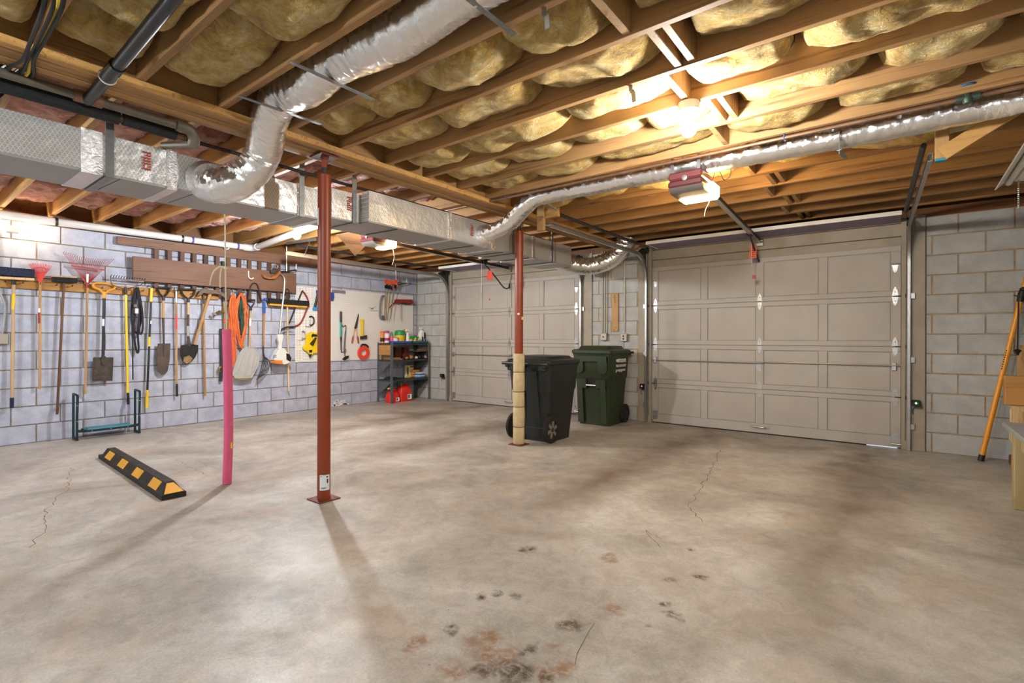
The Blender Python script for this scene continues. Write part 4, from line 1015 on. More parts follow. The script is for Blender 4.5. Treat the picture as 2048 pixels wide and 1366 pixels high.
# -- round shovel
t = Thing('round_shovel', 'round-point shovel with muddy black blade and wide black D grip', 'shovel', G1)
dgrip(t, zB, (501, 372), 94, 66); tl(t, 'shaft', ASHL, zB, [(501, 455), (500, 545)], .0145, .06); tl(t, 'wrap', mat('4a4038', .8, key='dark tape'), zB, [(500, 543), (499, 622)], .0152, .06); tl(t, 'shaft', STEEL, zB, [(499, 620), (500, 700)], .0145, .06); tl(t, 'socket', BLADE, zB, [(500, 690), (508, 760)], [.0148, .02], .062)
pg(t, 'blade', mat('1e1c1b', .5, .4, var=.4, scale=10, key='black blade'), zB, [(450, 752), (480, 748), (512, 745), (568, 750), (566, 790), (548, 835), (522, 865), (490, 883), (462, 868), (445, 830), (443, 790)], .062, .006); pg(t, 'mud', mat('8a7048', .95, var=.3, scale=30, bmp=.6, key='dry mud'), zB, [(470, 835), (505, 822), (530, 842), (515, 866), (490, 879), (465, 864)], .069, .002); t.done()
# -- mattock and plain handle
t = Thing('mattock', 'mattock with rusty iron head and slanting wooden handle', 'mattock', G1)
q = pg(t, 'head', mat('6b5a4a', .7, .4, var=.25, key='rusty iron'), zB, [(575, 380), (600, 366), (650, 374), (700, 378), (735, 398), (757, 428), (748, 432), (715, 410), (680, 402), (640, 404), (600, 396), (580, 410), (556, 416)], .09, .035); tl(t, 'handle', ASH, zB, [(655, 385), (543, 748)], [.02, .0155], .09); t.done()
t = Thing('garden_hoe', 'plain long wooden handle hanging behind the mattock', 'hoe', G1)
pg(t, 'blade', STEELD, zB, [(560, 398), (604, 388), (606, 404), (562, 416)], .07, .004); tl(t, 'ferrule', BLADE, zB, [(603, 395), (604, 470)], .012, .06); tl(t, 'handle', ASH, zB, [(604, 465), (615, 1098)], .0135, .055); t.done()
# -- riser pipe with tap
t = Thing('water_tap', 'brass hose tap on a dark riser pipe against the block wall', 'tap')
BRASS = mat('8a7348', .45, .7, var=.25, key='aged brass')
tl(t, 'riser', IRON, zB, [(738, 180), (742, 455)], .024, .030, seg=12); tl(t, 'valve_body', BRASS, zB, [(744, 455), (746, 520), (748, 640)], .018, .05, seg=12); tl(t, 'spout', BRASS, zB, [(744, 530), (712, 522), (690, 535)], .016, [.06, .09, .11]); tl(t, 'tap_handle', STEEL, zB, [(690, 545), (668, 532)], .018, .12)
tl(t, 'riser', IRON, zB, [(725, 640), (728, 880), (722, 1000)], .022, .035, seg=10); tl(t, 'elbow', BRASS, zB, [(722, 900), (708, 915), (715, 935)], .016, .06, sm=4); tl(t, 'clamp', REDPL, zB, [(746, 580), (747, 592)], .02, .05); t.done()
# -- extension cords
def cord(label, m, loops, r=.0048):
    t = Thing('extension_lead', label, 'extension lead', 'coiled cords'); 
    q = t.part('coil', m)
    for i in range(loops['n']):
        x0, x1, y0, y1 = loops['b']; e = lambda s: rng.uniform(-s, s)
        m_ = (x0 + x1) / 2; q_ = rng.uniform(.45, 1.0); x0, x1 = m_ + (x0 - m_) * q_, m_ + (x1 - m_) * q_; y1 = y1 - rng.uniform(0, 60)
        P = [(x0 + (x1 - x0) * .5 + e(6), y0 + e(4)), (x0 + e(9), y0 + 60), (x0 + e(12), (y0 + y1) / 2), (x0 + 8 + e(10), y1 - 70 + e(30)), ((x0 + x1) / 2 + e(10), y1 + e(35)), (x1 - 6 + e(10), y1 - 80 + e(30)), (x1 + e(12), (y0 + y1) / 2), (x1 + e(9), y0 + 60)]
        n0 = .05 + .012 * rng.random() * 6 / 3; pts = [Wl(*zC(p), n0 + rng.uniform(0, .03)) for p in P]
        q.tube(smooth_path(pts + [pts[0]], 6), r, 6)
    if 'tie' in loops: tl(t, 'tie', BLACK, zC, loops['tie'], .02, .07)
    k = t.part('hook', STEEL); a = Wl(*zC(((loops['b'][0] + loops['b'][1]) / 2, loops['b'][2] - 10)), .03); k.tube(smooth_path([a + Vector((0, -.01, .07)), a + Vector((.02, 0, .01)), a + Vector((.06, .015, -.005)), a + Vector((.085, .02, .03))], 5), .006, 7)
    t.done()
ORC = mat('d8672a', .55, var=.1, key='orange cord'); GRC = mat('1f4a3a', .55, var=.15, key='green cord')
cord('orange extension cord coil hanging longest beside the pink noodle', ORC, dict(n=15, b=(172, 212, 405, 880)))
cord('orange extension cord coil looped over the green cord', ORC, dict(n=14, b=(212, 282, 400, 760)))
cord('dark green extension cord coil between the orange cords', GRC, dict(n=9, b=(240, 268, 425, 690)))
# -- scoop shovel
t = Thing('scoop_shovel', 'big pale grey plastic scoop shovel with ribbed blade', 'shovel', G1)
GREYPL = mat('a9a7a2', .4, var=.05, key='pale grey plastic')
dgrip(t, zC, (312, 442), 56, 52, n=.085); tl(t, 'handle', ASHL, zC, [(313, 512), (304, 770)], .0145, .08); tl(t, 'label', WHT, zC, [(310, 570), (308, 620)], .0148, .08)
pg(t, 'blade', GREYPL, zC, [(300, 762), (335, 768), (362, 792), (372, 830), (362, 890), (318, 975), (260, 980), (205, 978), (188, 958), (205, 890), (232, 815), (262, 775)], .10, .012)
for a, b in (((262, 800), (215, 950)), ((300, 800), (262, 965)), ((335, 810), (305, 960)), ((355, 830), (330, 930))): tl(t, 'rib', GREYPL, zC, [a, b], .012, .113)
tl(t, 'rim', GREYPL, zC, [(300, 765), (262, 778), (232, 817), (205, 892), (188, 958)], .008, .112); tl(t, 'rim', GREYPL, zC, [(300, 765), (335, 770), (362, 794), (372, 832), (362, 890), (318, 975)], .008, .112)
tl(t, 'edge', mat('b08a3a', .5, .5, key='brass edge'), zC, [(190, 978), (262, 990), (315, 978)], .008, .10); t.done()
# -- fork
t = Thing('garden_fork', 'garden fork with a bright blue grip and curved steel tines', 'fork', G1)
tl(t, 'grip', BLUE, zC, [(404, 535), (404, 480), (402, 455)], [.019, .02, .014], .07); tl(t, 'grip', BLUE, zC, [(395, 455), (398, 440), (420, 436), (424, 450)], .011, .07, sm=4); tl(t, 'handle', ASH, zC, [(404, 530), (399, 762)], .0145, .065); tl(t, 'socket', STEELD, zC, [(399, 755), (398, 800), (408, 850)], .011, .065)
for i in range(5): tl(t, 'tine', STEELD, zC, [(405 + i * 2, 835), (392 + i * 11, 858), (390 + i * 12, 890), (372 + i * 9, 945), (350 + i * 9, 992 - i * 7)], [.006, .006, .006, .005, .003], [.065, .07, .08, .10, .13], sm=4)
t.done()
# -- black and yellow push broom
t = Thing('push_broom', 'push broom with black bristles, yellow block and thin wooden handle', 'broom', G1)
q = t.part('bristles', BRIS); a, b = Wl(*zC((434, 450)), .09), Wl(*zC((704, 468)), .09); q.bar(a, b, .07, .075)
for i in range(70): p = a.lerp(b, rng.random()); q.tube([p, p + Vector((rng.uniform(-.045, .045), rng.uniform(-.015, .015), rng.choice((-1, 1)) * rng.uniform(.03, .048)))], .004, 5)
q = t.part('block', ORG); q.bar(Wl(*zC((438, 474)), .09), Wl(*zC((692, 492)), .09), .055, .026)
tl(t, 'handle', ASHL, zC, [(562, 486), (573, 1066)], .0125, .07); t.done()
# -- string trimmer
t = Thing('string_trimmer', 'white and orange string trimmer hanging upside down', 'trimmer', G1)
TRW = mat('d9d7d0', .4, var=.04, key='trimmer white')
tl(t, 'tube', STEEL, zC, [(512, 262), (534, 280), (544, 315), (538, 400), (530, 470), (518, 590), (510, 675)], .0135, .15, sm=5)
pg(t, 'grip', TRW, zC, [(485, 690), (490, 680), (522, 678), (526, 695), (516, 740), (515, 775), (492, 775), (497, 735)], .13, .04); pg(t, 'body', TRW, zC, [(470, 790), (492, 772), (515, 772), (545, 810), (552, 870), (520, 882), (445, 868), (448, 840)], .09, .11); pg(t, 'cover', mat('d8762a', .45, var=.05, key='orange cover'), zC, [(443, 852), (500, 856), (502, 880), (446, 876)], .085, .125); pg(t, 'muffler', BLACK, zC, [(528, 806), (548, 812), (563, 840), (555, 862), (530, 850)], .085, .12)
for i in range(6): q = pg(t, 'vent', BLUE, zC, [(466 + (i % 3) * 8, 820 + (i // 3) * 10), (471 + (i % 3) * 8, 820 + (i // 3) * 10), (471 + (i % 3) * 8, 826 + (i // 3) * 10), (466 + (i % 3) * 8, 826 + (i // 3) * 10)], .20, .002)
tl(t, 'loop_handle', BLACK, zC, [(512, 665), (530, 640), (570, 628), (600, 632)], .011, .15, sm=5); t.done()
# -- bow saw
t = Thing('bow_saw', 'red bow saw hanging against the pegboard edge', 'saw')
tl(t, 'frame', mat('8a2a2a', .45, var=.1, key='dark red frame'), zC, [(664, 380), (680, 398), (702, 440), (706, 480), (690, 520), (664, 582), (640, 612), (606, 626)], .0125, .05, sm=5); tl(t, 'grip', BLACK, zC, [(606, 626), (560, 628), (528, 640)], .012, .05); q = t.part('blade', STEELD); q.bar(Wl(*zC((664, 382)), .05), Wl(*zC((574, 602)), .05), .002, .022, up=(0, 1, 0)); t.done()
# -- curved bracket, hooks, loop
t = Thing('curved_scoop', 'curved tan and orange metal scoop hung over the brown board', 'scoop')
pg(t, 'blade', mat('a5642e', .6, .3, var=.25, scale=12, key='tan curved metal'), zC, [(384, 270), (410, 288), (445, 290), (478, 270), (500, 245), (512, 262), (490, 285), (472, 300), (430, 302), (398, 292)], .14, .04); tl(t, 'ring', STEEL, zC, [(452, 240), (465, 215), (485, 205), (497, 215), (480, 240), (460, 252)], .009, .15, sm=4); pg(t, 'socket', STEELD, zC, [(440, 240), (470, 225), (500, 240), (470, 262), (445, 262)], .13, .03); t.done()
def whook(label, z, down, arm, n=.16):
    t = Thing('storage_hook', label, 'hook'); P = [Wl(*z(p), n) for p in down]
    q = t.part('rod', WHT); q.tube([P[0] + Vector((0, 0, .12)), P[1]], .009, 8); q = t.part('arm', STEELD); A = [Wl(*z(p), n) for p in arm]; q.tube(A, .011, 8); q = t.part('tip', WHT); q.tube([A[-1], A[-1] + Vector((0, .004, .09))], .009, 8); t.done()
whook('white-tipped storage hook beside the wide brown board', zC, ((557, 130), (557, 252)), ((520, 250), (557, 250), (622, 238)))
whook('white-tipped storage hook above the orange bar clamps', zP, ((1005, 45), (1015, 180)), ((1000, 182), (1050, 176), (1106, 165)), .12)
t = Thing('cable_loop', 'black cable loop hanging below the brown board', 'cable'); tl(t, 'cable_loop', BLACK, zC, [(298, 420), (304, 370), (322, 335), (345, 330), (362, 352), (372, 400), (386, 448)], .009, .115, sm=6); t.done()
t = Thing('cable_hook', 'black hook hanging behind the yellow-block broom', 'hook'); tl(t, 'cable_hook', BLACK, zC, [(545, 400), (555, 372), (572, 380), (578, 430)], .009, .10, sm=6); t.done()
# ---- pegboard
def peg_mat():
    m, nt, b = nodes('white pegboard'); tc = N(nt, 'ShaderNodeTexCoord'); sp = N(nt, 'ShaderNodeSeparateXYZ'); nt.links.new(tc.outputs['Object'], sp.inputs[0])
    def cell(s):
        a = N(nt, 'ShaderNodeMath', operation='MULTIPLY'); a.inputs[1].default_value = 1 / .0254; nt.links.new(s, a.inputs[0])
        f = N(nt, 'ShaderNodeMath', operation='FRACT'); nt.links.new(a.outputs[0], f.inputs[0]); g = N(nt, 'ShaderNodeMath', operation='SUBTRACT'); g.inputs[1].default_value = .5; nt.links.new(f.outputs[0], g.inputs[0])
        h = N(nt, 'ShaderNodeMath', operation='POWER'); h.inputs[1].default_value = 2; nt.links.new(g.outputs[0], h.inputs[0]); return h.outputs[0]
    ad = N(nt, 'ShaderNodeMath', operation='ADD'); nt.links.new(cell(sp.outputs[1]), ad.inputs[0]); nt.links.new(cell(sp.outputs[2]), ad.inputs[1])
    nt.links.new(ramp(nt, ad.outputs[0], [(.030, lin('4a4038')), (.042, lin('e8e4df'))]), b.inputs['Base Color']); b.inputs['Roughness'].default_value = .45
    return m
t = Thing('pegboard', 'white perforated pegboard on the block wall', 'pegboard'); q = t.part('pegboard', peg_mat()); q.bbox((L + .012, 4.225, .779), (L + .020, 6.663, 1.998), .002); t.done()
PN = .045
t = Thing('ice_scraper', 'ice scraper with blue head and light blue blade', 'scraper'); pg(t, 'head', BLUE, zP, [(281, 230), (316, 238), (312, 272), (284, 264)], PN, .02); tl(t, 'handle', BLACK, zP, [(296, 262), (286, 320), (272, 382)], [.014, .018, .022], PN + .01); pg(t, 'blade', mat('2f8fd0', .4, key='light blue plastic'), zP, [(258, 378), (298, 380), (300, 412), (249, 411)], PN, .012); t.done()
def cclamp(label, m, a, b, sc):
    t = Thing('c_clamp', label, 'clamp'); (x0, y0), (x1, y1) = a, b
    tl(t, 'frame', m, zP, [(x0, y0 + 6), (x0 + (x1 - x0) * .5, y0), (x1, y0 + (y1 - y0) * .25), (x1, y0 + (y1 - y0) * .75), (x0 + (x1 - x0) * .5, y1), (x0, y1 - 4)], .011 * sc, PN, sm=4); tl(t, 'screw', STEEL, zP, [(x0 + 3, y0 + 18), (x0 + 3, y1 + 12)], .007 * sc, PN); tl(t, 'tee_bar', STEEL, zP, [(x0 - 38, y1 + 10), (x0 + 12, y1 + 14)], .004 * sc, PN); t.done()
cclamp('black C-clamp on the pegboard', mat('2a2422', .5, .4, key='black clamp'), (222, 468), (262, 548), 1.0)
cclamp('small grey C-clamp beside the yellow tape reel', STEEL, (152, 602), (182, 672), .75)
t = Thing('tape_reel', 'big yellow long measuring tape reel with black crank', 'tape measure')
YT = mat('e6c012', .45, var=.05, key='yellow tape reel'); q = t.part('case', YT)
outer = [(196, 628), (232, 610), (290, 618), (322, 640), (330, 700), (330, 770), (300, 800), (250, 802), (224, 838), (208, 800), (160, 765), (158, 748), (182, 720), (184, 670)]
q.prism([Wl(*zP(p), PN) for p in outer], (.035, 0, 0))
pg(t, 'grip_hole', BLACK, zP, [(240, 640), (252, 626), (292, 634), (296, 652), (280, 655), (255, 652), (244, 664)], PN + .034, .003); tl(t, 'crank', BLACK, zP, [(240, 728), (282, 662)], [.032, .014], PN + .045); pg(t, 'logo', BLACK, zP, [(218, 775), (248, 772), (246, 796), (222, 798)], PN + .034, .003); pg(t, 'hook_end', BLACK, zP, [(212, 812), (236, 812), (222, 842)], PN + .002, .036); t.done()
t = Thing('hand_saw', 'hand saw with blue handle at the pegboard top', 'saw'); pg(t, 'blade', mat('a9a2b8', .35, .6, var=.1, key='saw steel'), zP, [(425, 222), (540, 232), (550, 242), (546, 262), (530, 258), (425, 250)], PN, .003); pg(t, 'handle', BLUE, zP, [(412, 248), (438, 252), (442, 290), (432, 330), (418, 326), (408, 290)], PN - .006, .018); t.done()
t = Thing('grabber_tool', 'teal and black tubular hand tool hung on the pegboard', 'tool'); TEAL = mat('1f8f8c', .45, var=.08, key='teal tube')
tl(t, 'grip', BLACK, zP, [(508, 425), (508, 522)], .019, PN); tl(t, 'tube', TEAL, zP, [(508, 520), (509, 655)], .017, PN); tl(t, 'shaft', BLACK, zP, [(509, 655), (510, 700), (512, 795)], [.017, .01, .007], PN); tl(t, 'hanger', STEEL, zP, [(508, 428), (506, 412)], .004, PN); t.done()
t = Thing('hook_rod', 'black bent hook rod with a block foot on the pegboard', 'tool'); tl(t, 'rod', STEELD, zP, [(520, 545), (528, 562), (545, 552), (555, 565), (548, 680), (545, 790), (545, 830)], .006, PN, sm=5); tl(t, 'rod', STEELD, zP, [(512, 795), (535, 792), (553, 765)], .005, PN); tl(t, 'rod', STEELD, zP, [(548, 600), (535, 780), (548, 800), (558, 770)], .004, PN + .01, sm=4); pg(t, 'foot', BLACK, zP, [(520, 856), (548, 830), (574, 826), (572, 842), (538, 868)], PN - .01, .03); t.done()
t = Thing('hedge_shears', 'hedge shears with dark blades and red grips', 'shears'); pg(t, 'blade', BLADE, zP, [(668, 443), (672, 452), (652, 555), (648, 582), (634, 580), (642, 545)], PN, .005); pg(t, 'blade', BLADE, zP, [(666, 446), (670, 470), (655, 570), (640, 586), (630, 575)], PN + .006, .005)
tl(t, 'handle', ASHL, zP, [(634, 578), (620, 652)], .01, PN); tl(t, 'handle', ASHL, zP, [(648, 578), (660, 652)], .01, PN); tl(t, 'grip', REDM, zP, [(620, 650), (610, 712)], .0125, PN); tl(t, 'grip', REDM, zP, [(660, 650), (668, 712)], .0125, PN); t.done()
t = Thing('hatchet', 'hatchet with yellow handle and dark head', 'hatchet'); pg(t, 'handle', YELP, zP, [(686, 492), (710, 494), (706, 560), (709, 648), (688, 648), (690, 560)], PN, .022); pg(t, 'head', STEELD, zP, [(684, 648), (712, 646), (738, 638), (736, 672), (712, 672), (684, 676)], PN - .004, .03); t.done()
t = Thing('fish_tape', 'round red tape reel with black handle', 'tape reel'); c = Wl(*zP((713, 800)), PN); q = t.part('reel', mat('e0402a', .45, var=.05, key='red reel')); 
q.tyre(c + Vector((-.012, 0, 0)), [(.058, 0), (.115, 0), (.122, .008), (.122, .028), (.115, .036), (.058, .036), (.052, .028), (.052, .008)], 32, (1, 0, 0))
tl(t, 'grip', BLACK, zP, [(692, 750), (698, 728), (722, 724), (748, 732), (758, 752)], .014, PN + .01, sm=4); k = t.part('core', mat('d8d2cc', .5, key='pale core')); k.ring(c + Vector((.006, 0, 0)), .050, .004, (1, 0, 0)); t.done()
t = Thing('wire_hook', 'thin bent wire tool on the pegboard', 'wire'); tl(t, 'wire_hook', STEELD, zP, [(768, 386), (795, 400), (822, 378), (775, 412), (838, 418)], .0028, PN); t.done()
t = Thing('tube_loop', 'grey hose loop hanging beside the bar clamps', 'hose'); tl(t, 'hose', mat('6e6e72', .55, var=.1, key='grey hose'), zP, [(905, 285), (888, 282), (872, 320), (865, 400), (866, 470), (880, 490), (905, 494)], .017, PN + .02, sm=6); tl(t, 'end', mat('3a4a52', .5, key='grey end'), zP, [(893, 460), (895, 500)], .02, PN + .03); tl(t, 'inner', STEEL, zP, [(905, 285), (910, 330), (912, 400)], .009, PN + .02, sm=4); t.done()
BARM = mat('b09a78', .4, .6, var=.15, key='bar steel'); ORP = mat('e0542a', .45, var=.08, key='orange clamp')
for i, (x0, y0, x1, y1) in enumerate(((920, 150, 905, 500), (945, 155, 918, 505), (968, 160, 930, 500), (1005, 150, 962, 490))):
    t = Thing('bar_clamp', 'orange and black bar clamp hanging from the hook by the pegboard', 'clamp', 'bar clamps on the hook'); n = .09 + .02 * i
    q = t.part('bar', BARM); q.bar(Wl(*zP((x0, y0)), n), Wl(*zP((x1, y1)), n - .02), .005, .016, up=(0, 1, 0)); pg(t, 'jaw', ORP, zP, [(x0 - 16, y0 - 12), (x0 + 14, y0 - 16), (x0 + 16, y0 + 14), (x0 - 14, y0 + 20)], n - .01, .02); pg(t, 'trigger', BLACK, zP, [(x0 - 14, y0 + 34), (x0 + 6, y0 + 30), (x0 + 4, y0 + 66), (x0 - 12, y0 + 62)], n - .01, .02); pg(t, 'grip', ORP if i > 1 else BLACK, zP, [(x0 + 4, y0 + 28), (x0 + 18, y0 + 24), (x0 + 10, y0 + 60), (x0 + 2, y0 + 62)], n - .006, .016); t.done()
t = Thing('miter_clamp', 'dark red clamp with curved jaw at the pegboard corner', 'clamp'); RC = mat('8a1f22', .4, var=.08, key='dark red clamp')
pg(t, 'body', RC, zP, [(996, 322), (1010, 312), (1150, 316), (1156, 340), (1148, 362), (1110, 350), (1060, 344), (1015, 356), (994, 348)], PN + .01, .035); tl(t, 'arm', RC, zP, [(998, 345), (972, 365), (950, 392)], [.016, .012, .009], PN + .03); tl(t, 'handle', BARM, zP, [(1053, 350), (1055, 508)], .009, PN + .02); pg(t, 'lower_jaw', BLACK, zP, [(1020, 352), (1060, 346), (1110, 352), (1145, 362), (1100, 362), (1050, 356)], PN + .008, .03); t.done()
# ================================================================ shelf, bins, things on the floor
def rrect(x0, x1, y0, y1, z, r, n=4):
    P = []
    for cx, cy, a0 in ((x1 - r, y1 - r, 0), (x0 + r, y1 - r, 90), (x0 + r, y0 + r, 180), (x1 - r, y0 + r, 270)):
        for i in range(n + 1): a = radians(a0 + 90 * i / n); P.append((cx + r * cos(a), cy + r * sin(a), z))
    return P
def loft(mb, rings, cap=(True, True)):
    n = len(rings[0]); vs = [p for r in rings for p in r]; fs = []
    for i in range(len(rings) - 1):
        for k in range(n): fs.append((i * n + k, i * n + (k + 1) % n, (i + 1) * n + (k + 1) % n, (i + 1) * n + k))
    if cap[0]: fs.append(tuple(range(n))[::-1])
    if cap[1]: fs.append(tuple((len(rings) - 1) * n + k for k in range(n)))
    mb.add(vs, fs)
# ---- metal shelf
SX0, SX1, SY0, SY1, SH = -7.598, -7.19, 5.80, 6.715, 1.09
SHM = mat('6c7074', .5, .55, var=.12, key='grey shelf steel'); SHD = mat('43474a', .55, .5, var=.12, key='dark shelf steel')
t = Thing('metal_shelf', 'grey metal shelving unit in the corner by the pegboard', 'shelf')
for x, sx in ((SX0, 1), (SX1, -1)):
    for y, sy in ((SY0, 1), (SY1, -1)):
        q = t.part('post', SHM); q.bbox((x, y, 0), (x + sx * .003, y + sy * .036, SH), .001); q.bbox((x, y, 0), (x + sx * .036, y + sy * .003, SH), .001)
        h = t.part('slot_row', BLACK, q)
        for i in range(21): z = .05 + i * .05; h.box((x + sx * .014, y - sy * .0008, z), (x + sx * .022, y, z + .016))
LEV = (1.075, .775, .415)
for z in LEV:
    q = t.part('shelf_board', SHD); q.bbox((SX0 + .004, SY0 + .004, z - .004), (SX1 - .004, SY1 - .004, z), .001); q.box((SX1 - .006, SY0 + .004, z - .03), (SX1 - .004, SY1 - .004, z)); q.box((SX0 + .004, SY0 + .004, z - .03), (SX0 + .006, SY1 - .004, z)); q.box((SX0 + .004, SY0 + .004, z - .03), (SX1 - .004, SY0 + .006, z)); q.box((SX0 + .004, SY1 - .006, z - .03), (SX1 - .004, SY1 - .004, z))
for z in LEV[1:]:
    for y in (SY0 + .007, SY1 - .009):
        q = t.part('gusset', SHM); q.prism([(SX0 + .006, y, z - .03), (SX1 - .006, y, z - .03), (SX0 + .006, y, z - .30)], (0, .002, 0))
t.done()
def sh(zx, zy, x): return on(0, x, 730 + zx * .07324, 640 + zy * .07331)
def shp(px, py, x): p = on(0, x, *zP((px, py))); return p
def item(name, label, cat, parts, group='supplies on the metal shelf'):
    t = Thing(name, label, cat, group)
    for nm, m, kind, a in parts:
        q = t.part(nm, m)
        if kind == 'box': q.bbox(*a)
        elif kind == 'lathe': q.lathe(a[0], a[1], 16, *a[2:])
        elif kind == 'tube': q.tube(*a)
        elif kind == 'prism': q.prism(*a)
    t.done()
ZT = 1.076
def ysh(zx, x): return sh(zx, 500, x).y
TR = mat('2f55b8', .5, var=.06, key='blue tray'); TR2 = mat('1f5f7a', .5, var=.06, key='teal tray')
y0, y1 = SY0 + .085, ysh(1278, -7.22)
for nm, a, b, m, l in (('tray', y0, y1, TR, 'blue plastic tray on the metal shelf'), ('tray', y1 + .006, min(ysh(1800, -7.22), SY1 - .01), TR2, 'teal plastic tray on the metal shelf')):
    t = Thing(nm, l, 'tray'); q = t.part('base', m); q.box((-7.55, a, ZT), (-7.215, b, ZT + .006)); q = t.part('rim', m)
    for c, d in (((-7.55, a, ZT), (-7.543, b, ZT + .04)), ((-7.222, a, ZT), (-7.215, b, ZT + .04)), ((-7.55, a, ZT), (-7.215, a + .007, ZT + .04)), ((-7.55, b - .007, ZT), (-7.215, b, ZT + .04))): q.box(c, d)
    t.done()
zt = ZT + .007
def bottle(y, x, r, h, neck=.35, cap=.02): return [(r * .94, 0), (r, .01), (r, h * .68), (r * .8, h * .78), (r * neck, h * .86), (r * neck, h)]
W_ = lambda k: mat(k, .4, var=.06)
xb = -7.36
yy = y0 - .032; item('carton', 'orange and black carton on the metal shelf', 'box', [('box', W_('d88a2a'), 'box', ((-7.53, SY0 + .012, ZT), (-7.45, SY0 + .075, ZT + .215), .004)), ('stripe', W_('2a2430'), 'box', ((-7.531, SY0 + .011, ZT + .03), (-7.449, SY0 + .076, ZT + .10), .002)), ('cap', W_('e0603a'), 'box', ((-7.531, SY0 + .011, ZT + .19), (-7.449, SY0 + .076, ZT + .216), .002))])
yy = ysh(600, xb); item('spray_can', 'purple and white spray can on the metal shelf', 'can', [('can', W_('d8c8d4'), 'lathe', ((xb, yy, zt), [(.043, 0), (.045, .01), (.045, .17), (.03, .19)])), ('label', W_('9a2a5a'), 'lathe', ((xb, yy, zt + .04), [(.0455, 0), (.0455, .05)])), ('cap', W_('a03a6a'), 'lathe', ((xb, yy, zt + .17), [(.043, 0), (.043, .04), (.03, .05)]))])
yy = ysh(722, xb); item('squeeze_bottle', 'pink squeeze bottle with green cap', 'bottle', [('bottle', W_('d8526a'), 'lathe', ((xb, yy, zt), [(.04, 0), (.042, .02), (.036, .10), (.026, .13)])), ('cap', W_('2a8a5a'), 'lathe', ((xb, yy, zt + .128), [(.03, 0), (.026, .03), (.012, .075)]))])
yy = ysh(835, xb + .05); item('paint_tub', 'small white tub with grey lid', 'tub', [('tub', W_('d6d2d2'), 'lathe', ((xb + .05, yy, zt), [(.042, 0), (.048, .085)])), ('lid', W_('8a8684'), 'lathe', ((xb + .05, yy, zt + .085), [(.051, 0), (.051, .014)]))])
yy = ysh(950, xb); item('canister', 'yellow canister with wide green lid', 'canister', [('body', W_('e2b41e'), 'lathe', ((xb, yy, zt), [(.085, 0), (.09, .01), (.09, .14)])), ('lid', W_('1f8a4a'), 'lathe', ((xb, yy, zt + .14), [(.094, 0), (.094, .07), (.07, .09)]))])
yy = ysh(1085, xb - .06); item('spray_bottle', 'green spray bottle with orange and yellow trigger', 'bottle', [('bottle', W_('2f8a52'), 'lathe', ((xb - .06, yy, zt), [(.036, 0), (.038, .10), (.02, .17), (.015, .21)])), ('trigger', W_('e89a2a'), 'prism', ([(xb - .07, yy - .05, zt + .21), (xb - .07, yy + .03, zt + .21), (xb - .07, yy + .02, zt + .26), (xb - .07, yy - .03, zt + .255)], (.025, 0, 0)))])
yy = ysh(1160, xb + .04); item('spray_bottle', 'white spray bottle with blue collar', 'bottle', [('bottle', W_('dcdad4'), 'lathe', ((xb + .04, yy, zt), [(.034, 0), (.036, .12), (.022, .17), (.016, .20)])), ('collar', W_('3a4aa0'), 'lathe', ((xb + .04, yy, zt + .20), [(.018, 0), (.018, .016)])), ('trigger', W_('e6e4de'), 'prism', ([(xb + .03, yy - .05, zt + .216), (xb + .03, yy + .03, zt + .216), (xb + .03, yy + .03, zt + .25), (xb + .03, yy - .03, zt + .258)], (.022, 0, 0)))])
ya, yb2 = ysh(1225, -7.27), ysh(1480, -7.27); item('hand_sprayer', 'green hand sprayer head with yellow dials', 'sprayer', [('body', W_('1f8a4a'), 'prism', ([(-7.30, ya, zt + .07), (-7.30, yb2, zt + .075), (-7.30, yb2 - .03, zt + .115), (-7.30, ya + .01, zt + .125)], (.05, 0, 0))), ('base', W_('c8b83a'), 'box', ((-7.30, ya + .005, zt), (-7.25, ya + .05, zt + .07), .004)), ('jar', W_('e09a5a'), 'lathe', ((-7.275, (ya + yb2) / 2 + .01, zt), [(.036, 0), (.036, .06)])), ('dial', W_('e2d23a'), 'lathe', ((-7.25, (ya + yb2) / 2, zt + .08), [(.018, 0), (.018, .008)], (1, 0, 0))), ('dial', W_('e2d23a'), 'lathe', ((-7.25, yb2 - .03, zt + .08), [(.018, 0), (.018, .008)], (1, 0, 0)))])
yc = ysh(1540, -7.42); COW = W_('e2e0da'); COWB = W_('1d1a1a')
item('cleaner_jug', 'white jug with black cow-like blotches on the metal shelf', 'jug', [('jug', COW, 'lathe', ((-7.42, yc, zt), [(.07, 0), (.075, .02), (.072, .16), (.05, .22), (.02, .25)])), ('handle', COW, 'tube', (smooth_path([(-7.36, yc - .05, zt + .05), (-7.34, yc - .075, zt + .12), (-7.36, yc - .05, zt + .20)], 5), .012, 8)), ('blotch', COWB, 'prism', ([(-7.346, yc, zt + .06), (-7.343, yc + .035, zt + .09), (-7.346, yc + .03, zt + .19), (-7.35, yc, zt + .20)], (.006, 0, 0))), ('blotch', COWB, 'prism', ([(-7.346, yc + .02, zt + .02), (-7.343, yc + .05, zt + .02), (-7.346, yc + .045, zt + .06), (-7.346, yc + .02, zt + .065)], (.006, 0, 0))), ('blotch', COWB, 'prism', ([(-7.346, yc - .05, zt + .02), (-7.343, yc - .02, zt + .02), (-7.346, yc - .02, zt + .10), (-7.346, yc - .05, zt + .13)], (.006, 0, 0))), ('trigger', COW, 'prism', ([(-7.43, yc - .06, zt + .26), (-7.43, yc + .02, zt + .25), (-7.43, yc + .02, zt + .29), (-7.43, yc - .04, zt + .295)], (.025, 0, 0))), ('cap', W_('8a2a2a'), 'lathe', ((-7.42, yc, zt + .24), [(.02, 0), (.02, .02)]))])
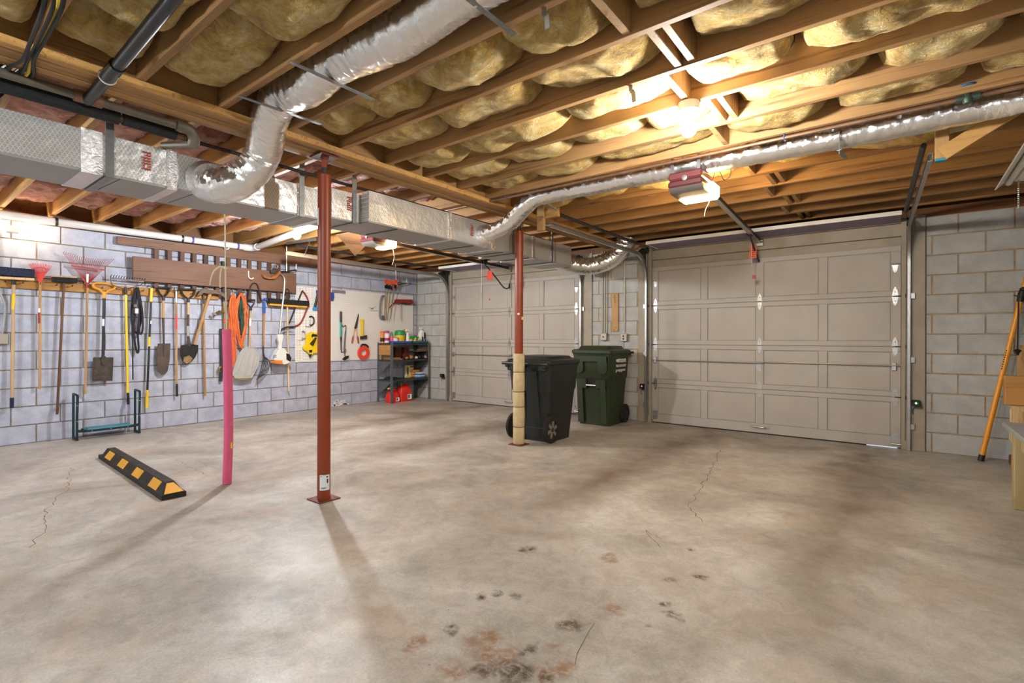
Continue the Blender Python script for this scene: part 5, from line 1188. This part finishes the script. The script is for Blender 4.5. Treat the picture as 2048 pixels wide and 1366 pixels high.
# middle shelf
z2 = .776
item('plywood_sheet', 'small plywood sheet standing at the shelf end', 'board', [('sheet', wood('b98a50', '8c5c2c', 'Y'), 'box', ((SX0 + .03, SY0 + .012, .86), (SX1 - .03, SY0 + .022, 1.068), .002)), ('lower_edge', wood('b98a50', '8c5c2c', 'Y'), 'box', ((SX0 + .05, SY0 + .012, z2), (SX0 + .10, SY0 + .022, .865), .002))])
ya = sh(740, 1000, -7.25).y; item('wood_offcut', 'flat stack of brown board offcuts on the middle shelf', 'board', [('board', wood('9a6a3c', '6a4424', 'Y'), 'box', ((-7.50, SY0 + .05, z2), (-7.21, ya + .22, z2 + .02), .003)), ('board', wood('a8763f', '6a421f', 'Y'), 'box', ((-7.48, SY0 + .06, z2 + .021), (-7.25, ya + .20, z2 + .04), .003))])
POUCH = mat('4a241a', .7, var=.2, key='brown leather')
for zx, l in ((870, 'dark brown leather tool pouch beside the plywood sheet'), (1100, 'reddish leather tool pouch beside the copper fittings')):
    y = ysh(zx, -7.45); item('tool_pouch', l, 'pouch', [('bag', POUCH if zx < 1000 else mat('5a2418', .7, var=.2, key='red brown leather'), 'prism', ([(-7.50, y - .07, z2 + .06), (-7.50, y + .07, z2 + .06), (-7.50, y + .055, z2 + .22), (-7.50, y - .05, z2 + .225)], (.09, 0, 0))), ('flap', POUCH, 'box', ((-7.51, y - .06, z2 + .001), (-7.40, y + .06, z2 + .065), .01))])
for i, (zx, l, m, r) in enumerate(((1140, 'small brass fitting on the middle shelf', 'a8843a', .022), (1255, 'round copper fitting on the middle shelf', 'b0642e', .032), (1400, 'white plastic fitting on the middle shelf', 'c8c6c0', .024), (1480, 'black valve part on the middle shelf', '22242a', .03), (1560, 'black pipe clamp on the middle shelf', '1a1a1c', .028), (1650, 'pinkish pipe fitting on the middle shelf', 'b08a80', .028))):
    y = ysh(zx, -7.26); item('pipe_fitting', l, 'fitting', [('body', W_(m), 'lathe', ((-7.26, y - .02, z2 + r), [(r * .7, 0), (r, .012), (r * .8, .03), (r * .9, .042)], (0, 1, .1))), ('nut', W_(m), 'lathe', ((-7.27, y, z2 + r), [(r * .6, 0), (r * .55, r * 1.3)], (.3, 0, 1)))])
y = ysh(1700, -7.3); item('handle_tool', 'tan pliers lying at the shelf end', 'pliers', [('jaw', STEELD, 'prism', ([(-7.30, y - .05, z2 + .001), (-7.27, y - .05, z2 + .001), (-7.275, y + .0, z2 + .001), (-7.295, y + .0, z2 + .001)], (0, 0, .012))), ('grip', W_('b07a4a'), 'tube', ([(-7.29, y, z2 + .009), (-7.32, y + .04, z2 + .009), (-7.33, y + .08, z2 + .009)], .008, 7)), ('grip', W_('b07a4a'), 'tube', ([(-7.28, y, z2 + .009), (-7.25, y + .04, z2 + .009), (-7.245, y + .08, z2 + .009)], .008, 7))])
item('tray_board', 'brown wooden tray resting in the upper shelf bay', 'board', [('board', wood('7a5236', '54361e', 'Y'), 'box', ((-7.52, 6.43, .915), (-7.22, SY1 - .012, .93), .003)), ('lip', wood('7a5236', '54361e', 'Y'), 'box', ((-7.232, 6.43, .93), (-7.22, SY1 - .012, .96), .002)), ('foot', SHD, 'box', ((-7.50, SY1 - .03, z2), (-7.24, SY1 - .014, .915), .002))])
z3 = .416
y = shp(1142, 950, -7.45).y; item('pegboard_box', 'yellow and white carton standing on the lower shelf', 'box', [('box', W_('cfc6a8'), 'box', ((-7.52, y - .085, z3), (-7.46, y + .09, z3 + .235), .003)), ('panel', W_('d8b83a'), 'box', ((-7.4605, y - .085, z3 + .001), (-7.457, y - .03, z3 + .234), .001)), ('mark', BLACK, 'box', ((-7.458, y - .072, z3 + .06), (-7.455, y - .045, z3 + .20), .001)), ('stripe', W_('a83228'), 'box', ((-7.4605, y + .0, z3 + .19), (-7.457, y + .085, z3 + .225), .001))])
CL = mat('20242e', .9, var=.3, scale=20, bmp=.5, key='dark cloth')
y = shp(960, 1030, -7.3).y
t = Thing('folded_cloth', 'dark folded cloth lying across the lower shelf', 'cloth'); q = t.part('folded_cloth', CL)
loft(q, [rrect(-7.50, -7.22, SY0 + .06, y + .16, z3, .05), rrect(-7.505, -7.215, SY0 + .055, y + .165, z3 + .02, .05), rrect(-7.47, -7.25, SY0 + .12, y + .10, z3 + .045, .05)]); t.done()
y = shp(1220, 1000, -7.3).y
t = Thing('towel_pile', 'blue and white towels folded on the lower shelf', 'towel')
for i, m in enumerate(('3a6aa8', 'c8d0d8', '2a6ab0', 'b8c4d0')): q = t.part('towel', W_(m)); loft(q, [rrect(-7.345, -7.22, y - .08 + .005 * i, y + .085, z3 + .026 * i, .02), rrect(-7.35, -7.215, y - .085 + .005 * i, y + .09, z3 + .026 * i + .013, .02), rrect(-7.345, -7.22, y - .08 + .005 * i, y + .085, z3 + .026 * i + .0255, .02)])
t.done()
y = shp(1278, 985, -7.4).y
t = Thing('rolled_hose', 'amber coiled strap roll on the lower shelf', 'roll')
for k in range(3): q = t.part('coil', W_('b07a22')); q.ring((-7.475, min(y, 6.58) + .0, z3 + .025 + .048 * k), .085, .024, (0, 0, 1), 24, 10)
t.done()
# gas cans
GAS = mat('d22a1c', .4, var=.06, key='red petrol can'); 
def can(label, x, y, w, d, h, spout, capm):
    t = Thing('fuel_can', label, 'fuel can'); q = t.part('body', GAS)
    loft(q, [rrect(x - d, x + d, y - w, y + w, 0, .03), rrect(x - d - .004, x + d + .004, y - w - .004, y + w + .004, .02, .035), rrect(x - d, x + d, y - w, y + w, h * .55, .04), rrect(x - d * .9, x + d * .9, y - w * .85, y + w * .85, h * .78, .04), rrect(x - d * .5, x + d * .5, y - w * .5, y + w * .45, h * .95, .03), rrect(x - d * .3, x + d * .3, y - w * .3, y + w * .2, h, .01)])
    q = t.part('handle', GAS); q.tube(smooth_path([(x, y - w * .2, h * .9), (x, y + w * .3, h * 1.04), (x, y + w * .85, h * .9), (x, y + w * .98, h * .6)], 6), .016, 8)
    q = t.part('cap', W_(capm)); q.lathe((x, y - w * .35, h * .92), [(.026, 0), (.026, .035), (.02, .04)], 14); q = t.part('spout', W_(spout)); q.tube(smooth_path([(x, y - w * .35, h * .95), (x + .005, y - w * .45, h * 1.15), (x + .01, y - w * 1.0, h * 1.17)], 5), [.022] * 5 + [.014] * 6, 10)
    q = t.part('label', WHT); q.box((x + d + .001, y + w * .15, h * .12), (x + d + .006, y + w * .85, h * .42)); k = t.part('print', W_('1f6a6a'), q); k.box((x + d + .005, y + w * .2, h * .18), (x + d + .007, y + w * .5, h * .38))
    t.done()
can('small red fuel can with yellow spout under the shelf', -7.32, 5.925, .105, .085, .22, 'e8c43a', '1a1a1a')
can('larger red fuel can with green cap and white label under the shelf', -7.36, 6.21, .135, .10, .305, '1f7a3a', '2a8a3a')
# ---- wheelie bins
GRN = mat('26331c', .45, var=.08, scale=3, key='dark green bin'); BLK = mat('1b2020', .45, var=.10, scale=3, key='black bin'); AX = mat('b4b2ac', .35, .6, key='axle')
def wheel(t, x, y, r, sgn, spokes=True):
    q = t.part('wheel', RUBBER); w = .045
    q.tyre((x, y, r), [(r * .66, 0), (r * .9, 0), (r, sgn * .008), (r, sgn * (w - .008)), (r * .9, sgn * w), (r * .66, sgn * w)], 30, (1, 0, 0))
    k = t.part('hub', mat('2b2926', .5, var=.1, key='wheel hub') , q); k.lathe((x + sgn * .012, y, r), [(r * .66, 0), (r * .66, sgn * .02)], 30, (1, 0, 0)); k.lathe((x + sgn * .03, y, r), [(r * .2, 0), (r * .16, sgn * .016)], 14, (1, 0, 0))
    for i in range(6 if spokes else 5):
        a = 2 * pi * i / 6 + .3; s = t.part('spoke', mat('8a857a', .4, .4, key='spoke') if spokes else BLK, q); d = Vector((0, cos(a), sin(a))); c = Vector((x + sgn * .036, y, r)); s.bar(c + d * r * .14, c + d * r * .64, r * .22, .012, up=(1, 0, 0))
def bin_(label, cx, y0, back, m, wb, wt, db, dt, h):
    t = Thing('wheelie_bin', label, 'bin'); s = -1 if back else 1        # back: wheels toward the camera side
    yc = y0 + dt / 2
    b = t.part('body', m)
    f = lambda k: (cx - (wb + (wt - wb) * k) / 2, cx + (wb + (wt - wb) * k) / 2, yc - (db + (dt - db) * k) / 2, yc + (db + (dt - db) * k) / 2)
    loft(b, [rrect(*f(0), .0, .05), rrect(*f(.02), .02, .06), rrect(*f(.60), h * .58, .07), rrect(*f(.74), h * .60, .07), rrect(*f(.92), h * .86, .07), rrect(*f(.96), h * .875, .06), rrect(*f(1.02), h * .90, .06)])
    l = t.part('lid', m); x0, x1, ya, yb = f(1.04); z = h * .90
    loft(l, [rrect(x0, x1, ya, yb, z, .06), rrect(x0 - .012, x1 + .012, ya - .012, yb + .012, z + .008, .07), rrect(x0 - .012, x1 + .012, ya - .012, yb + .012, z + .045, .07), rrect(x0 + .01, x1 - .01, ya + .01, yb - .01, z + .058, .07), rrect(x0 + .05, x1 - .05, ya + .07, yb - .07, z + .062, .06), rrect(x0 + .07, x1 - .07, ya + .10, yb - .10, z + h * .10 - .005, .06), rrect(x0 + .12, x1 - .12, ya + .16, yb - .16, z + h * .10, .05)])
    yw = ya if back else yb; sg = -1 if back else 1
    hb = t.part('handle_bar', m); hb.tube([(x0 - .015, yw + sg * .055, z + .01), (x1 + .015, yw + sg * .055, z + .01)], .017, 12)
    for x in (x0 + .05, cx - .03, x1 - .05): g = t.part('hinge_arm', m); g.bbox((x - .03, min(yw - sg * .02, yw + sg * .065), z - .035), (x + .03, max(yw - sg * .02, yw + sg * .065), z + .035), .012)
    return t, f
t, f = bin_('black wheelie bin with spoked wheels behind the carpeted post', -3.345, 4.62, True, BLK, .46, .60, .46, .66, .97)
yr = f(.0)[2]
r = .15
ax = t.part('axle', AX); ax.tube([(-3.60, yr - .005, r), (-3.09, yr - .005, r)], .011, 10)
wheel(t, -3.112, yr - .005, r, 1); wheel(t, -3.578, yr - .005, r, -1)
for x in (-3.44, -3.25): g = t.part('rib', BLK); g.prism([(x - .03, f(.1)[2] - .0, .25), (x + .03, f(.1)[2], .25), (x + .03, f(.9)[2] - .003, .80), (x - .03, f(.9)[2] - .003, .80)], (0, -.018, 0))
w = t.part('wheel_well', RUBBER); w.bbox((-3.54, yr - .006, .03), (-3.15, yr + .03, .22), .01)
for x in (-3.56, -3.13): g = t.part('grip_block', BLK); g.bbox((x - .05, f(1)[2] - .05, .80), (x + .05, f(1)[2] + .01, .90), .015)
t.done()
t, f = bin_('dark green wheelie bin with white lettering between the doors', -3.30, 6.00, False, GRN, .46, .60, .44, .60, 1.07)
r = .13; yr = f(0)[3]; ax = t.part('axle', AX); ax.tube([(-3.56, yr, r), (-3.04, yr, r)], .011, 10); wheel(t, -3.075, yr, r, 1, False); wheel(t, -3.525, yr, r, -1, False)
fy = lambda k: f(k)[2]
x0, x1 = -3.56, -3.04
for a, b in ((x0 + .015, x0 + .15), (x1 - .15, x1 - .015)):
    g = t.part('front_lobe', GRN); g.prism([(a, fy(.98), .92), (b, fy(.98), .92), (b, fy(.82), .74), (b - .03, fy(.78), .70), (a + .04, fy(.78), .70), (a, fy(.8), .73)], (0, -.028, 0))
g = t.part('front_band', GRN); g.prism([(x0 + .015, fy(1), .935), (x1 - .015, fy(1), .935), (x1 - .015, fy(.96), .86), (x0 + .015, fy(.96), .86)], (0, -.028, 0))
for a, b in ((-3.515, -3.435), (-3.165, -3.085)):
    g = t.part('front_rib', GRN); g.prism([(a, fy(.5), .53), (b, fy(.5), .53), (b + (.01 if a < -3.3 else 0), fy(.05), .03), (a, fy(.05), .03)], (0, -.035, 0))
g = t.part('front_rib', GRN); g.prism([(-3.515, fy(.62), .62), (-3.37, fy(.62), .62), (-3.37, fy(.5), .50), (-3.515, fy(.5), .50)], (0, -.03, 0)); g = t.part('front_rib', GRN); g.prism([(-3.23, fy(.62), .62), (-3.085, fy(.62), .62), (-3.085, fy(.5), .50), (-3.23, fy(.5), .50)], (0, -.03, 0))
g = t.part('grab_recess', RUBBER); g.prism([(-3.37, fy(.6), .64), (-3.23, fy(.6), .64), (-3.23, fy(.54), .53), (-3.37, fy(.54), .53)], (0, -.012, 0))
g = t.part('grab_bar', AX); g.tube([(-3.375, fy(.54) - .03, .54), (-3.225, fy(.54) - .03, .54)], .011, 10)
# white side print: the photo shows its layout (emblem and word, three groups, a lower-case line) but not its characters
side = f(.9)[1] + .004
LET = mat('d8d8d4', .6, key='white lettering')
def marks(q, y, z, h, n, w, tails=()):      # n unreadable letter-like strokes
    for i in range(n):
        yy = y + i * w; x = side - (.88 - z) * .10
        q.box((x, yy, z), (x + .012, yy + w * .28, z + h))
        for k in rng.sample((0, .42, .82), 2): q.box((x, yy, z + h * k), (x + .012, yy + w * .78, z + h * (k + .18)))
        if i in tails: q.box((x, yy, z - h * .5), (x + .012, yy + w * .28, z))
q = t.part('emblem', LET); q.lathe((side - .003, 6.195, .872), [(.03, 0), (.03, .012)], 16, (1, 0, 0), .75, 1.25)
q = t.part('side_print', LET); marks(q, 6.24, .845, .052, 7, .031)
q = t.part('side_print', LET)
for y0_, n_ in ((6.17, 3), (6.265, 3), (6.36, 4)): marks(q, y0_, .785, .036, n_, .0265)
q = t.part('side_print', LET); marks(q, 6.17, .728, .028, 11, .0265, (0, 4, 6))
t.done()
# ---- parking noodle
t = Thing('pool_noodle', 'pink foam noodle hanging on a rope as a parking guide', 'noodle')
q = t.part('foam', mat('dd6088', .75, var=.05, scale=20, bmp=.3, bscale=200, key='pink foam')); P = [on(1, 1.798, *p) for p in ((454, 967), (457, 870), (456, 760), (453.5, 659))]; P[0].z = .006; q.tube(smooth_path(P, 8), .0335, 18)
k = t.part('bar_code', YELP); k.prism([on(1, 1.80, *p) + Vector((.0325, 0, 0)) for p in ((456, 884), (458, 884), (458, 896), (456, 896))], (.002, .01, 0))
ROPE = mat('cfc4a6', .9, var=.1, key='cream rope'); q = t.part('rope', ROPE); top = on(1, 1.798, 450, 437); q.tube([P[-1] - Vector((0, 0, .05)), on(1, 1.798, 451, 560), top, Vector((top.x, 1.75, JB + .02))], .006, 8)
kn = on(1, 1.798, 451, 536); q = t.part('knot', ROPE); q.ball(kn, .014, 10, 6)
for d in (((-.03, -.03, .01), (-.07, -.06, -.03), (-.085, -.075, -.10), (-.085, -.08, -.14)), ((-.01, -.02, .005), (-.02, -.03, -.06), (-.02, -.03, -.16))): q = t.part('rope_end', ROPE); q.tube(smooth_path([kn] + [kn + Vector(e) for e in d], 5), .006, 8)
t.done()
# ---- rubber wheel stop
t = Thing('wheel_stop', 'black rubber wheel stop with yellow reflective patches on the floor', 'wheel stop')
A, B = Vector((-6.152, 1.417, 0)), Vector((-4.185, 1.323, 0)); ux = (B - A).normalized(); uy = Vector((-ux.y, ux.x, 0)); LN = (B - A).length
SP = lambda u, v, z: A + ux * u + uy * v + Vector((0, 0, z))
RB = mat('26211f', .8, var=.35, scale=30, bmp=.5, bscale=120, key='recycled rubber'); YR = mat('e0a41c', .5, var=.05, key='yellow patch')
W2, H0, H1 = .155, .035, .105
q = t.part('body', RB); ring = lambda u, ins, z: None
pts = []
for u, sc_ in ((0, 0), (.11, 1), (LN - .11, 1), (LN, 0)):
    for v, z in ((0, 0), (0, H0), (.048, H0 + (H1 - H0) * sc_), (W2 - .048, H0 + (H1 - H0) * sc_), (W2, H0), (W2, 0)): pts.append(SP(u, v, z))
fs = [(0, 1, 2, 3, 4, 5)[::-1], (18, 19, 20, 21, 22, 23)]
for i in range(3):
    for k in range(6): fs.append((i * 6 + k, i * 6 + (k + 1) % 6, (i + 1) * 6 + (k + 1) % 6, (i + 1) * 6 + k))
q.add(pts, [f_[::-1] for f_ in fs]); q.sharp = .3
for u in (.24, .70, 1.16, 1.62):
    k = t.part('reflective_patch', YR); e = .012; k.prism([SP(u, .004, H0 + .008), SP(u + .20, .004, H0 + .008), SP(u + .20, .044, H1 - .006), SP(u, .044, H1 - .006)], (0, -.003, .003))
k = t.part('reflective_patch', YR); k.prism([SP(LN - .005, .016, H0 + .004), SP(LN - .005, W2 - .016, H0 + .004), SP(LN - .095, W2 - .056, H1 - .012), SP(LN - .095, .056, H1 - .012)], ux * .003 + Vector((0, 0, .003)))
for u in (.5, .98, 1.46): k = t.part('bolt_slot', BLACK); k.prism([SP(u, .07, H1), SP(u + .05, .07, H1), SP(u + .05, .085, H1), SP(u, .085, H1)], (0, 0, .0015))
t.done()
# ---- garden kneeler
t = Thing('garden_kneeler', 'folding garden kneeler with dark green frame and teal pad', 'kneeler')
KF = mat('123036', .45, .3, var=.15, key='dark teal frame'); KP = mat('3d7a8c', .7, var=.08, key='teal pad')
fl_, fr_ = Fl(154, 882), Fl(277, 866); ys = (fl_.y, fr_.y); xf, xk = min(fl_.x, L + .34), L + .05
xf = max(fl_.x, fr_.x)
for y in ys:
    q = t.part('side_frame', KF); xa = xf - .16
    q.tube(smooth_path([(xf, y, .012), (xf, y, .25), (xf - .004, y + .005, .49), (xf - .02, y, .515), (xa + .02, y, .52), (xa + .003, y, .50), (xa, y, .25), (xa, y, .012)], 5), .0125, 9); q = t.part('foot', BLACK); q.tube([(xf + .01, y, .013), (xa - .01, y, .013)], .013, 9)
    for z in (.40, .22): b = t.part('rivet', STEEL); b.ball((xf + .013, y, z), .006, 8, 5)
yA, yB = ys[0] + .09, ys[1] - .07
q = t.part('pad', KP); q.bbox((xf - .17, yA, .085), (xf + .01, yB, .125), .012); q = t.part('pad_frame', KF); q.bar((xf + .012, yA - .02, .10), (xf + .012, yB + .02, .10), .012, .022); q.bar((xf - .17, yA - .02, .10), (xf - .17, yB + .02, .10), .012, .022)
for y, s in ((ys[0], 1), (ys[1], -1)): k = t.part('linkage', BLACK); k.bar((xf + .002, y, .11), (xf + .002, y + s * .09, .10), .012, .03)
for y in (yA + .04, (yA + yB) / 2, yB - .05): b = t.part('rivet', STEEL); b.ball((xf + .02, y, .10), .006, 8, 5)
t.done()
# white efflorescence on the lowest blocks
mb = MB('efflorescence', mat('dedee0', .9, key='white salt bloom'))
for i in range(40):
    u_ = rng.random(); a = Wl(667 + 29 * u_, 812 - 4 * u_ - rng.random() ** 2 * 15 * sin(pi * (.1 + .8 * u_)), .0012); n = 7; rr = rng.uniform(.008, .03)
    mb.prism([a + Vector((0, cos(2 * pi * k / n) * rr * rng.uniform(.5, 1.6), sin(2 * pi * k / n) * rr * rng.uniform(.3, 1))) for k in range(n)], (.001, 0, 0))
tag(build(mb, wall_left), kind='stuff')
# ---- right side: bench, timber, pole, shop light
TREAT = wood('bba878', '8a7c48', 'Z', fine=14, key='treated post'); GTOP = mat('8d8f90', .6, var=.1, scale=14, key='grey bench top')
t = Thing('low_bench', 'low bench with grey top on a treated timber leg', 'bench')
q = t.part('top', GTOP); q.bbox((.585, 3.4, .525), (1.2, 5.14, .562), .008); q = t.part('apron', TREAT); q.bbox((.615, 3.5, .44), (.65, 5.08, .524), .003)
for y in (3.55, 4.835): q = t.part('leg', TREAT); q.bbox((.612, y, 0), (.70, y + .09, .524), .004)
for y in (3.55, 4.835): q = t.part('leg', TREAT); q.bbox((1.1, y, 0), (1.19, y + .09, .524), .004)
t.done()
t = Thing('timber_beam', 'thick pine beam laid on a sawhorse behind the low bench', 'timber'); q = t.part('timber_beam', wood('c08a48', '86592a', 'X', key='beam pine')); q.bbox((.69, 5.9, .615), (1.22, 5.99, .86), .005); t.done()
t = Thing('sawhorse', 'pale wood sawhorse under the thick pine beam', 'sawhorse'); q = t.part('top_board', ASHL); q.bbox((.735, 5.86, .46), (1.2, 5.90, .612), .004); q = t.part('top_board', ASHL); q.bbox((.735, 5.99, .46), (1.2, 6.03, .612), .004); q = t.part('cleat', ASHL); q.bbox((.735, 5.9, .575), (1.2, 5.99, .612), .003)
for x in (.78, 1.14):
    for y in (5.85, 6.04): q = t.part('leg', PINEZ); q.bar((x, 5.945 + (y - 5.945) * .6, .56), (x, 5.945 + (y - 5.945) * 2.6, .01), .03, .06)
t.done()
t = Thing('scrap_block', 'dark wood scrap block under the leaning boards', 'block'); q = t.part('scrap_block', ASHD); q.bbox((.80, 6.46, 0), (1.06, 6.62, .085), .004); t.done()
for i, (x0, w, h, y, l) in enumerate(((.835, .085, 1.02, 6.52, 'pale pine board leaning on the block wall behind the pole'), (.935, .10, 1.12, 6.56, 'wider pine board leaning beside the pale board'))):
    t = Thing('leaning_board', l, 'board'); q = t.part('leaning_board', (PINEZ, wood('c49a62', '94682f', 'Z', key='board pine'))[i]); q.prism([(x0, y, .087), (x0 + w, y, .087), (x0 + w + .03, y + .20, .087 + h), (x0 + .03, y + .20, .087 + h)], (0, -.03, .004)); t.done()
t = Thing('extension_pole', 'long orange-yellow fibreglass pole leaning in the corner', 'pole'); a, b = Vector((.604, 6.584, .0)), Vector((.905, 6.70, 1.63)); d = (b - a).normalized()
YP = mat('e0941c', .35, var=.05, key='amber pole'); q = t.part('tip', BLACK); q.tube([a + d * .002, a + d * .06], .024, 12); q = t.part('tube', YP); q.tube([a + d * .055, a + d * 1.56], .0215, 14); q = t.part('collar', BLACK); q.tube([a + d * 1.55, a + d * 1.60, a + d * 1.62, a + d * 1.68], [.026, .03, .03, .024], 12); q = t.part('inner_tube', YP); q.tube([a + d * 1.68, a + d * 1.86], .017, 12); q = t.part('knob', BLACK); q.ball(a + d * 1.65 + Vector((.0, -.035, .02)), .02, 10, 6)
k = t.part('print', INK)
for i in range(9):
    s = .90 + i * .022; c = a + d * s + Vector((-.0132, -.0172, 0)); k.bar(c, c + d * .012, .010, .0015, up=(-.6, -.8, 0))
t.done()
t = Thing('hanging_cord', 'black cord with a knob hanging beside the pole', 'cord'); c = on(1, 6.5, 2035, 700); q = t.part('cord', BLACK); q.tube([c, c + Vector((.01, .02, .5))], .006, 7); q = t.part('knob', BLACK); q.lathe(c + Vector((0, 0, -.05)), [(.008, 0), (.012, .02), (.03, .045), (.008, .06)], 12); q = t.part('hook', STEELD); q.tube([c + Vector((.01, .02, .5)), c + Vector((.01, D - c.y - .003, .52))], .005, 6); t.done()
t = Thing('shop_light', 'white hooded shop light hanging on chains over the bench', 'light fixture'); q = t.part('hood', PORC_())
y0, y1 = 3.3, 4.64; sec = [(.49, 2.165), (.575, 2.245), (.70, 2.245), (.785, 2.165), (.779, 2.163), (.697, 2.239), (.578, 2.239), (.496, 2.163)]
n = len(sec); q.add([(x, y, z) for y in (y0, y1) for x, z in sec], [tuple(range(n)), tuple(range(2 * n - 1, n - 1, -1))] + [(i, n + i, n + (i + 1) % n, (i + 1) % n) for i in range(n)])
q = t.part('ballast', PORC_()); q.bbox((.585, y0, 2.2), (.69, y1, 2.238), .006)
for x in (.555, .72): q = t.part('tube', mat('d8d6cc', .3, key='unlit tube')); q.tube([(x, y0 + .03, 2.19), (x, y1 - .03, 2.19)], .016, 10)
for y in (y0 + .2, y1 - .15):
    q = t.part('chain', STEEL); z = 2.245
    while z < JB - .02: q.ring((.637, y, z + .012), .009, .0022, (1, 0, 0) if int(z * 1000) % 2 else (0, 1, 0), 10, 5, 1.4); z += .019
q = t.part('pull_chain', STEEL)
z = 2.02
while z < 2.2: q.ball((.60, y1 - .04, z), .006, 8, 5); z += .0125
t.done()

for px, py, l in ((1268, 178, 'small bent metal hook screwed under a joist near the bare bulb'), (1083, 12, 'small bent metal hook screwed under a joist above the fat foil duct')):
    t = Thing('joist_hook', l, 'hook'); a = Az(px, py, JB - .002); jy = min(JY, key=lambda v: abs(v - a.y)); a = Vector((a.x, jy, JB))
    q = t.part('joist_hook', STEEL); P = [a, a + Vector((0, 0, -.03)), a + Vector((.02, -.012, -.045)), a + Vector((.025, -.012, -.10))]
    for u, v in zip(P, P[1:]): q.bar(u, v, .022, .003, up=(0, 1, 0))
    t.done()
t = Thing('outlet_box', 'grey outlet box with hanging cable at the end of the tool wall', 'outlet'); a = Wl(4, 678, .03)
q = t.part('box', BOXM); q.bbox((L + .001, a.y - .05, a.z - .055), (L + .045, a.y + .05, a.z + .055), .005); q = t.part('cable', mat('9a9c9c', .6, key='grey cable')); q.tube(smooth_path([(L + .03, a.y, a.z + .05), (L + .03, a.y + .02, a.z + .35), (L + .03, a.y - .03, a.z + .6), (L + .03, a.y - .02, 2.42)], 6), .009, 8); t.done()
# ================================================================ lamps
PORC = mat('d8d4cc', .35, var=.03, key='white porcelain')
def bulb(name, label, p, col, s, r=.046):
    t = Thing(name, label, 'light bulb')
    h = t.part('lampholder', PORC); h.lathe((p[0], p[1], p[2] + .052), [(.028, 0), (.03, .03), (.058, .045), (.06, JB - p[2] - .054)], 16)
    b = t.part('bulb', emit('lit bulb ' + label[:12], col, s)); b.ball(p, r, 12, 8, 1.15)
    t.done()
bulb('light_bulb', 'bare lit bulb on the joists near the red opener', (-.975, 2.93, 2.385), *BULB_R)
bulb('light_bulb', 'bare white lit bulb below the pink batts beyond the foil trunk duct', (-5.41, 3.02, 2.335), *BULB_L)
bulb('light_bulb', 'bare lit bulb in the rear half of the garage', (-1.2, -1.3, 2.42), *BULB_FILL)  # this and the next bulb are unseen, added to brighten the near floor
bulb('light_bulb', 'bare lit bulb in the rear half over the tool side', (-5.43, -1.3, 2.37), *BULB_FILL)
t = Thing('flood_lamp', 'white lampholder box with two lit bulbs above the tool wall', 'lamp')
p0 = on(0, L + .09, 25, 458)
bx = t.part('box', PORC); bx.bbox((L + .03, p0.y - .055, p0.z - .04), (L + .11, p0.y + .055, p0.z + .035), .008)
for dy in (-.14, .15):
    a = t.part('arm', PORC); a.tube(smooth_path([(L + .08, p0.y + dy * .3, p0.z + .03), (L + .1, p0.y + dy * .6, p0.z + .065), (L + .1, p0.y + dy * .85, p0.z + .05)], 5), .018, 10)
    b = t.part('bulb', emit('warm lamp', *FLOOD)); b.ball((L + .1, p0.y + dy, p0.z + .03), .04, 12, 8, 1.1)
t.done()
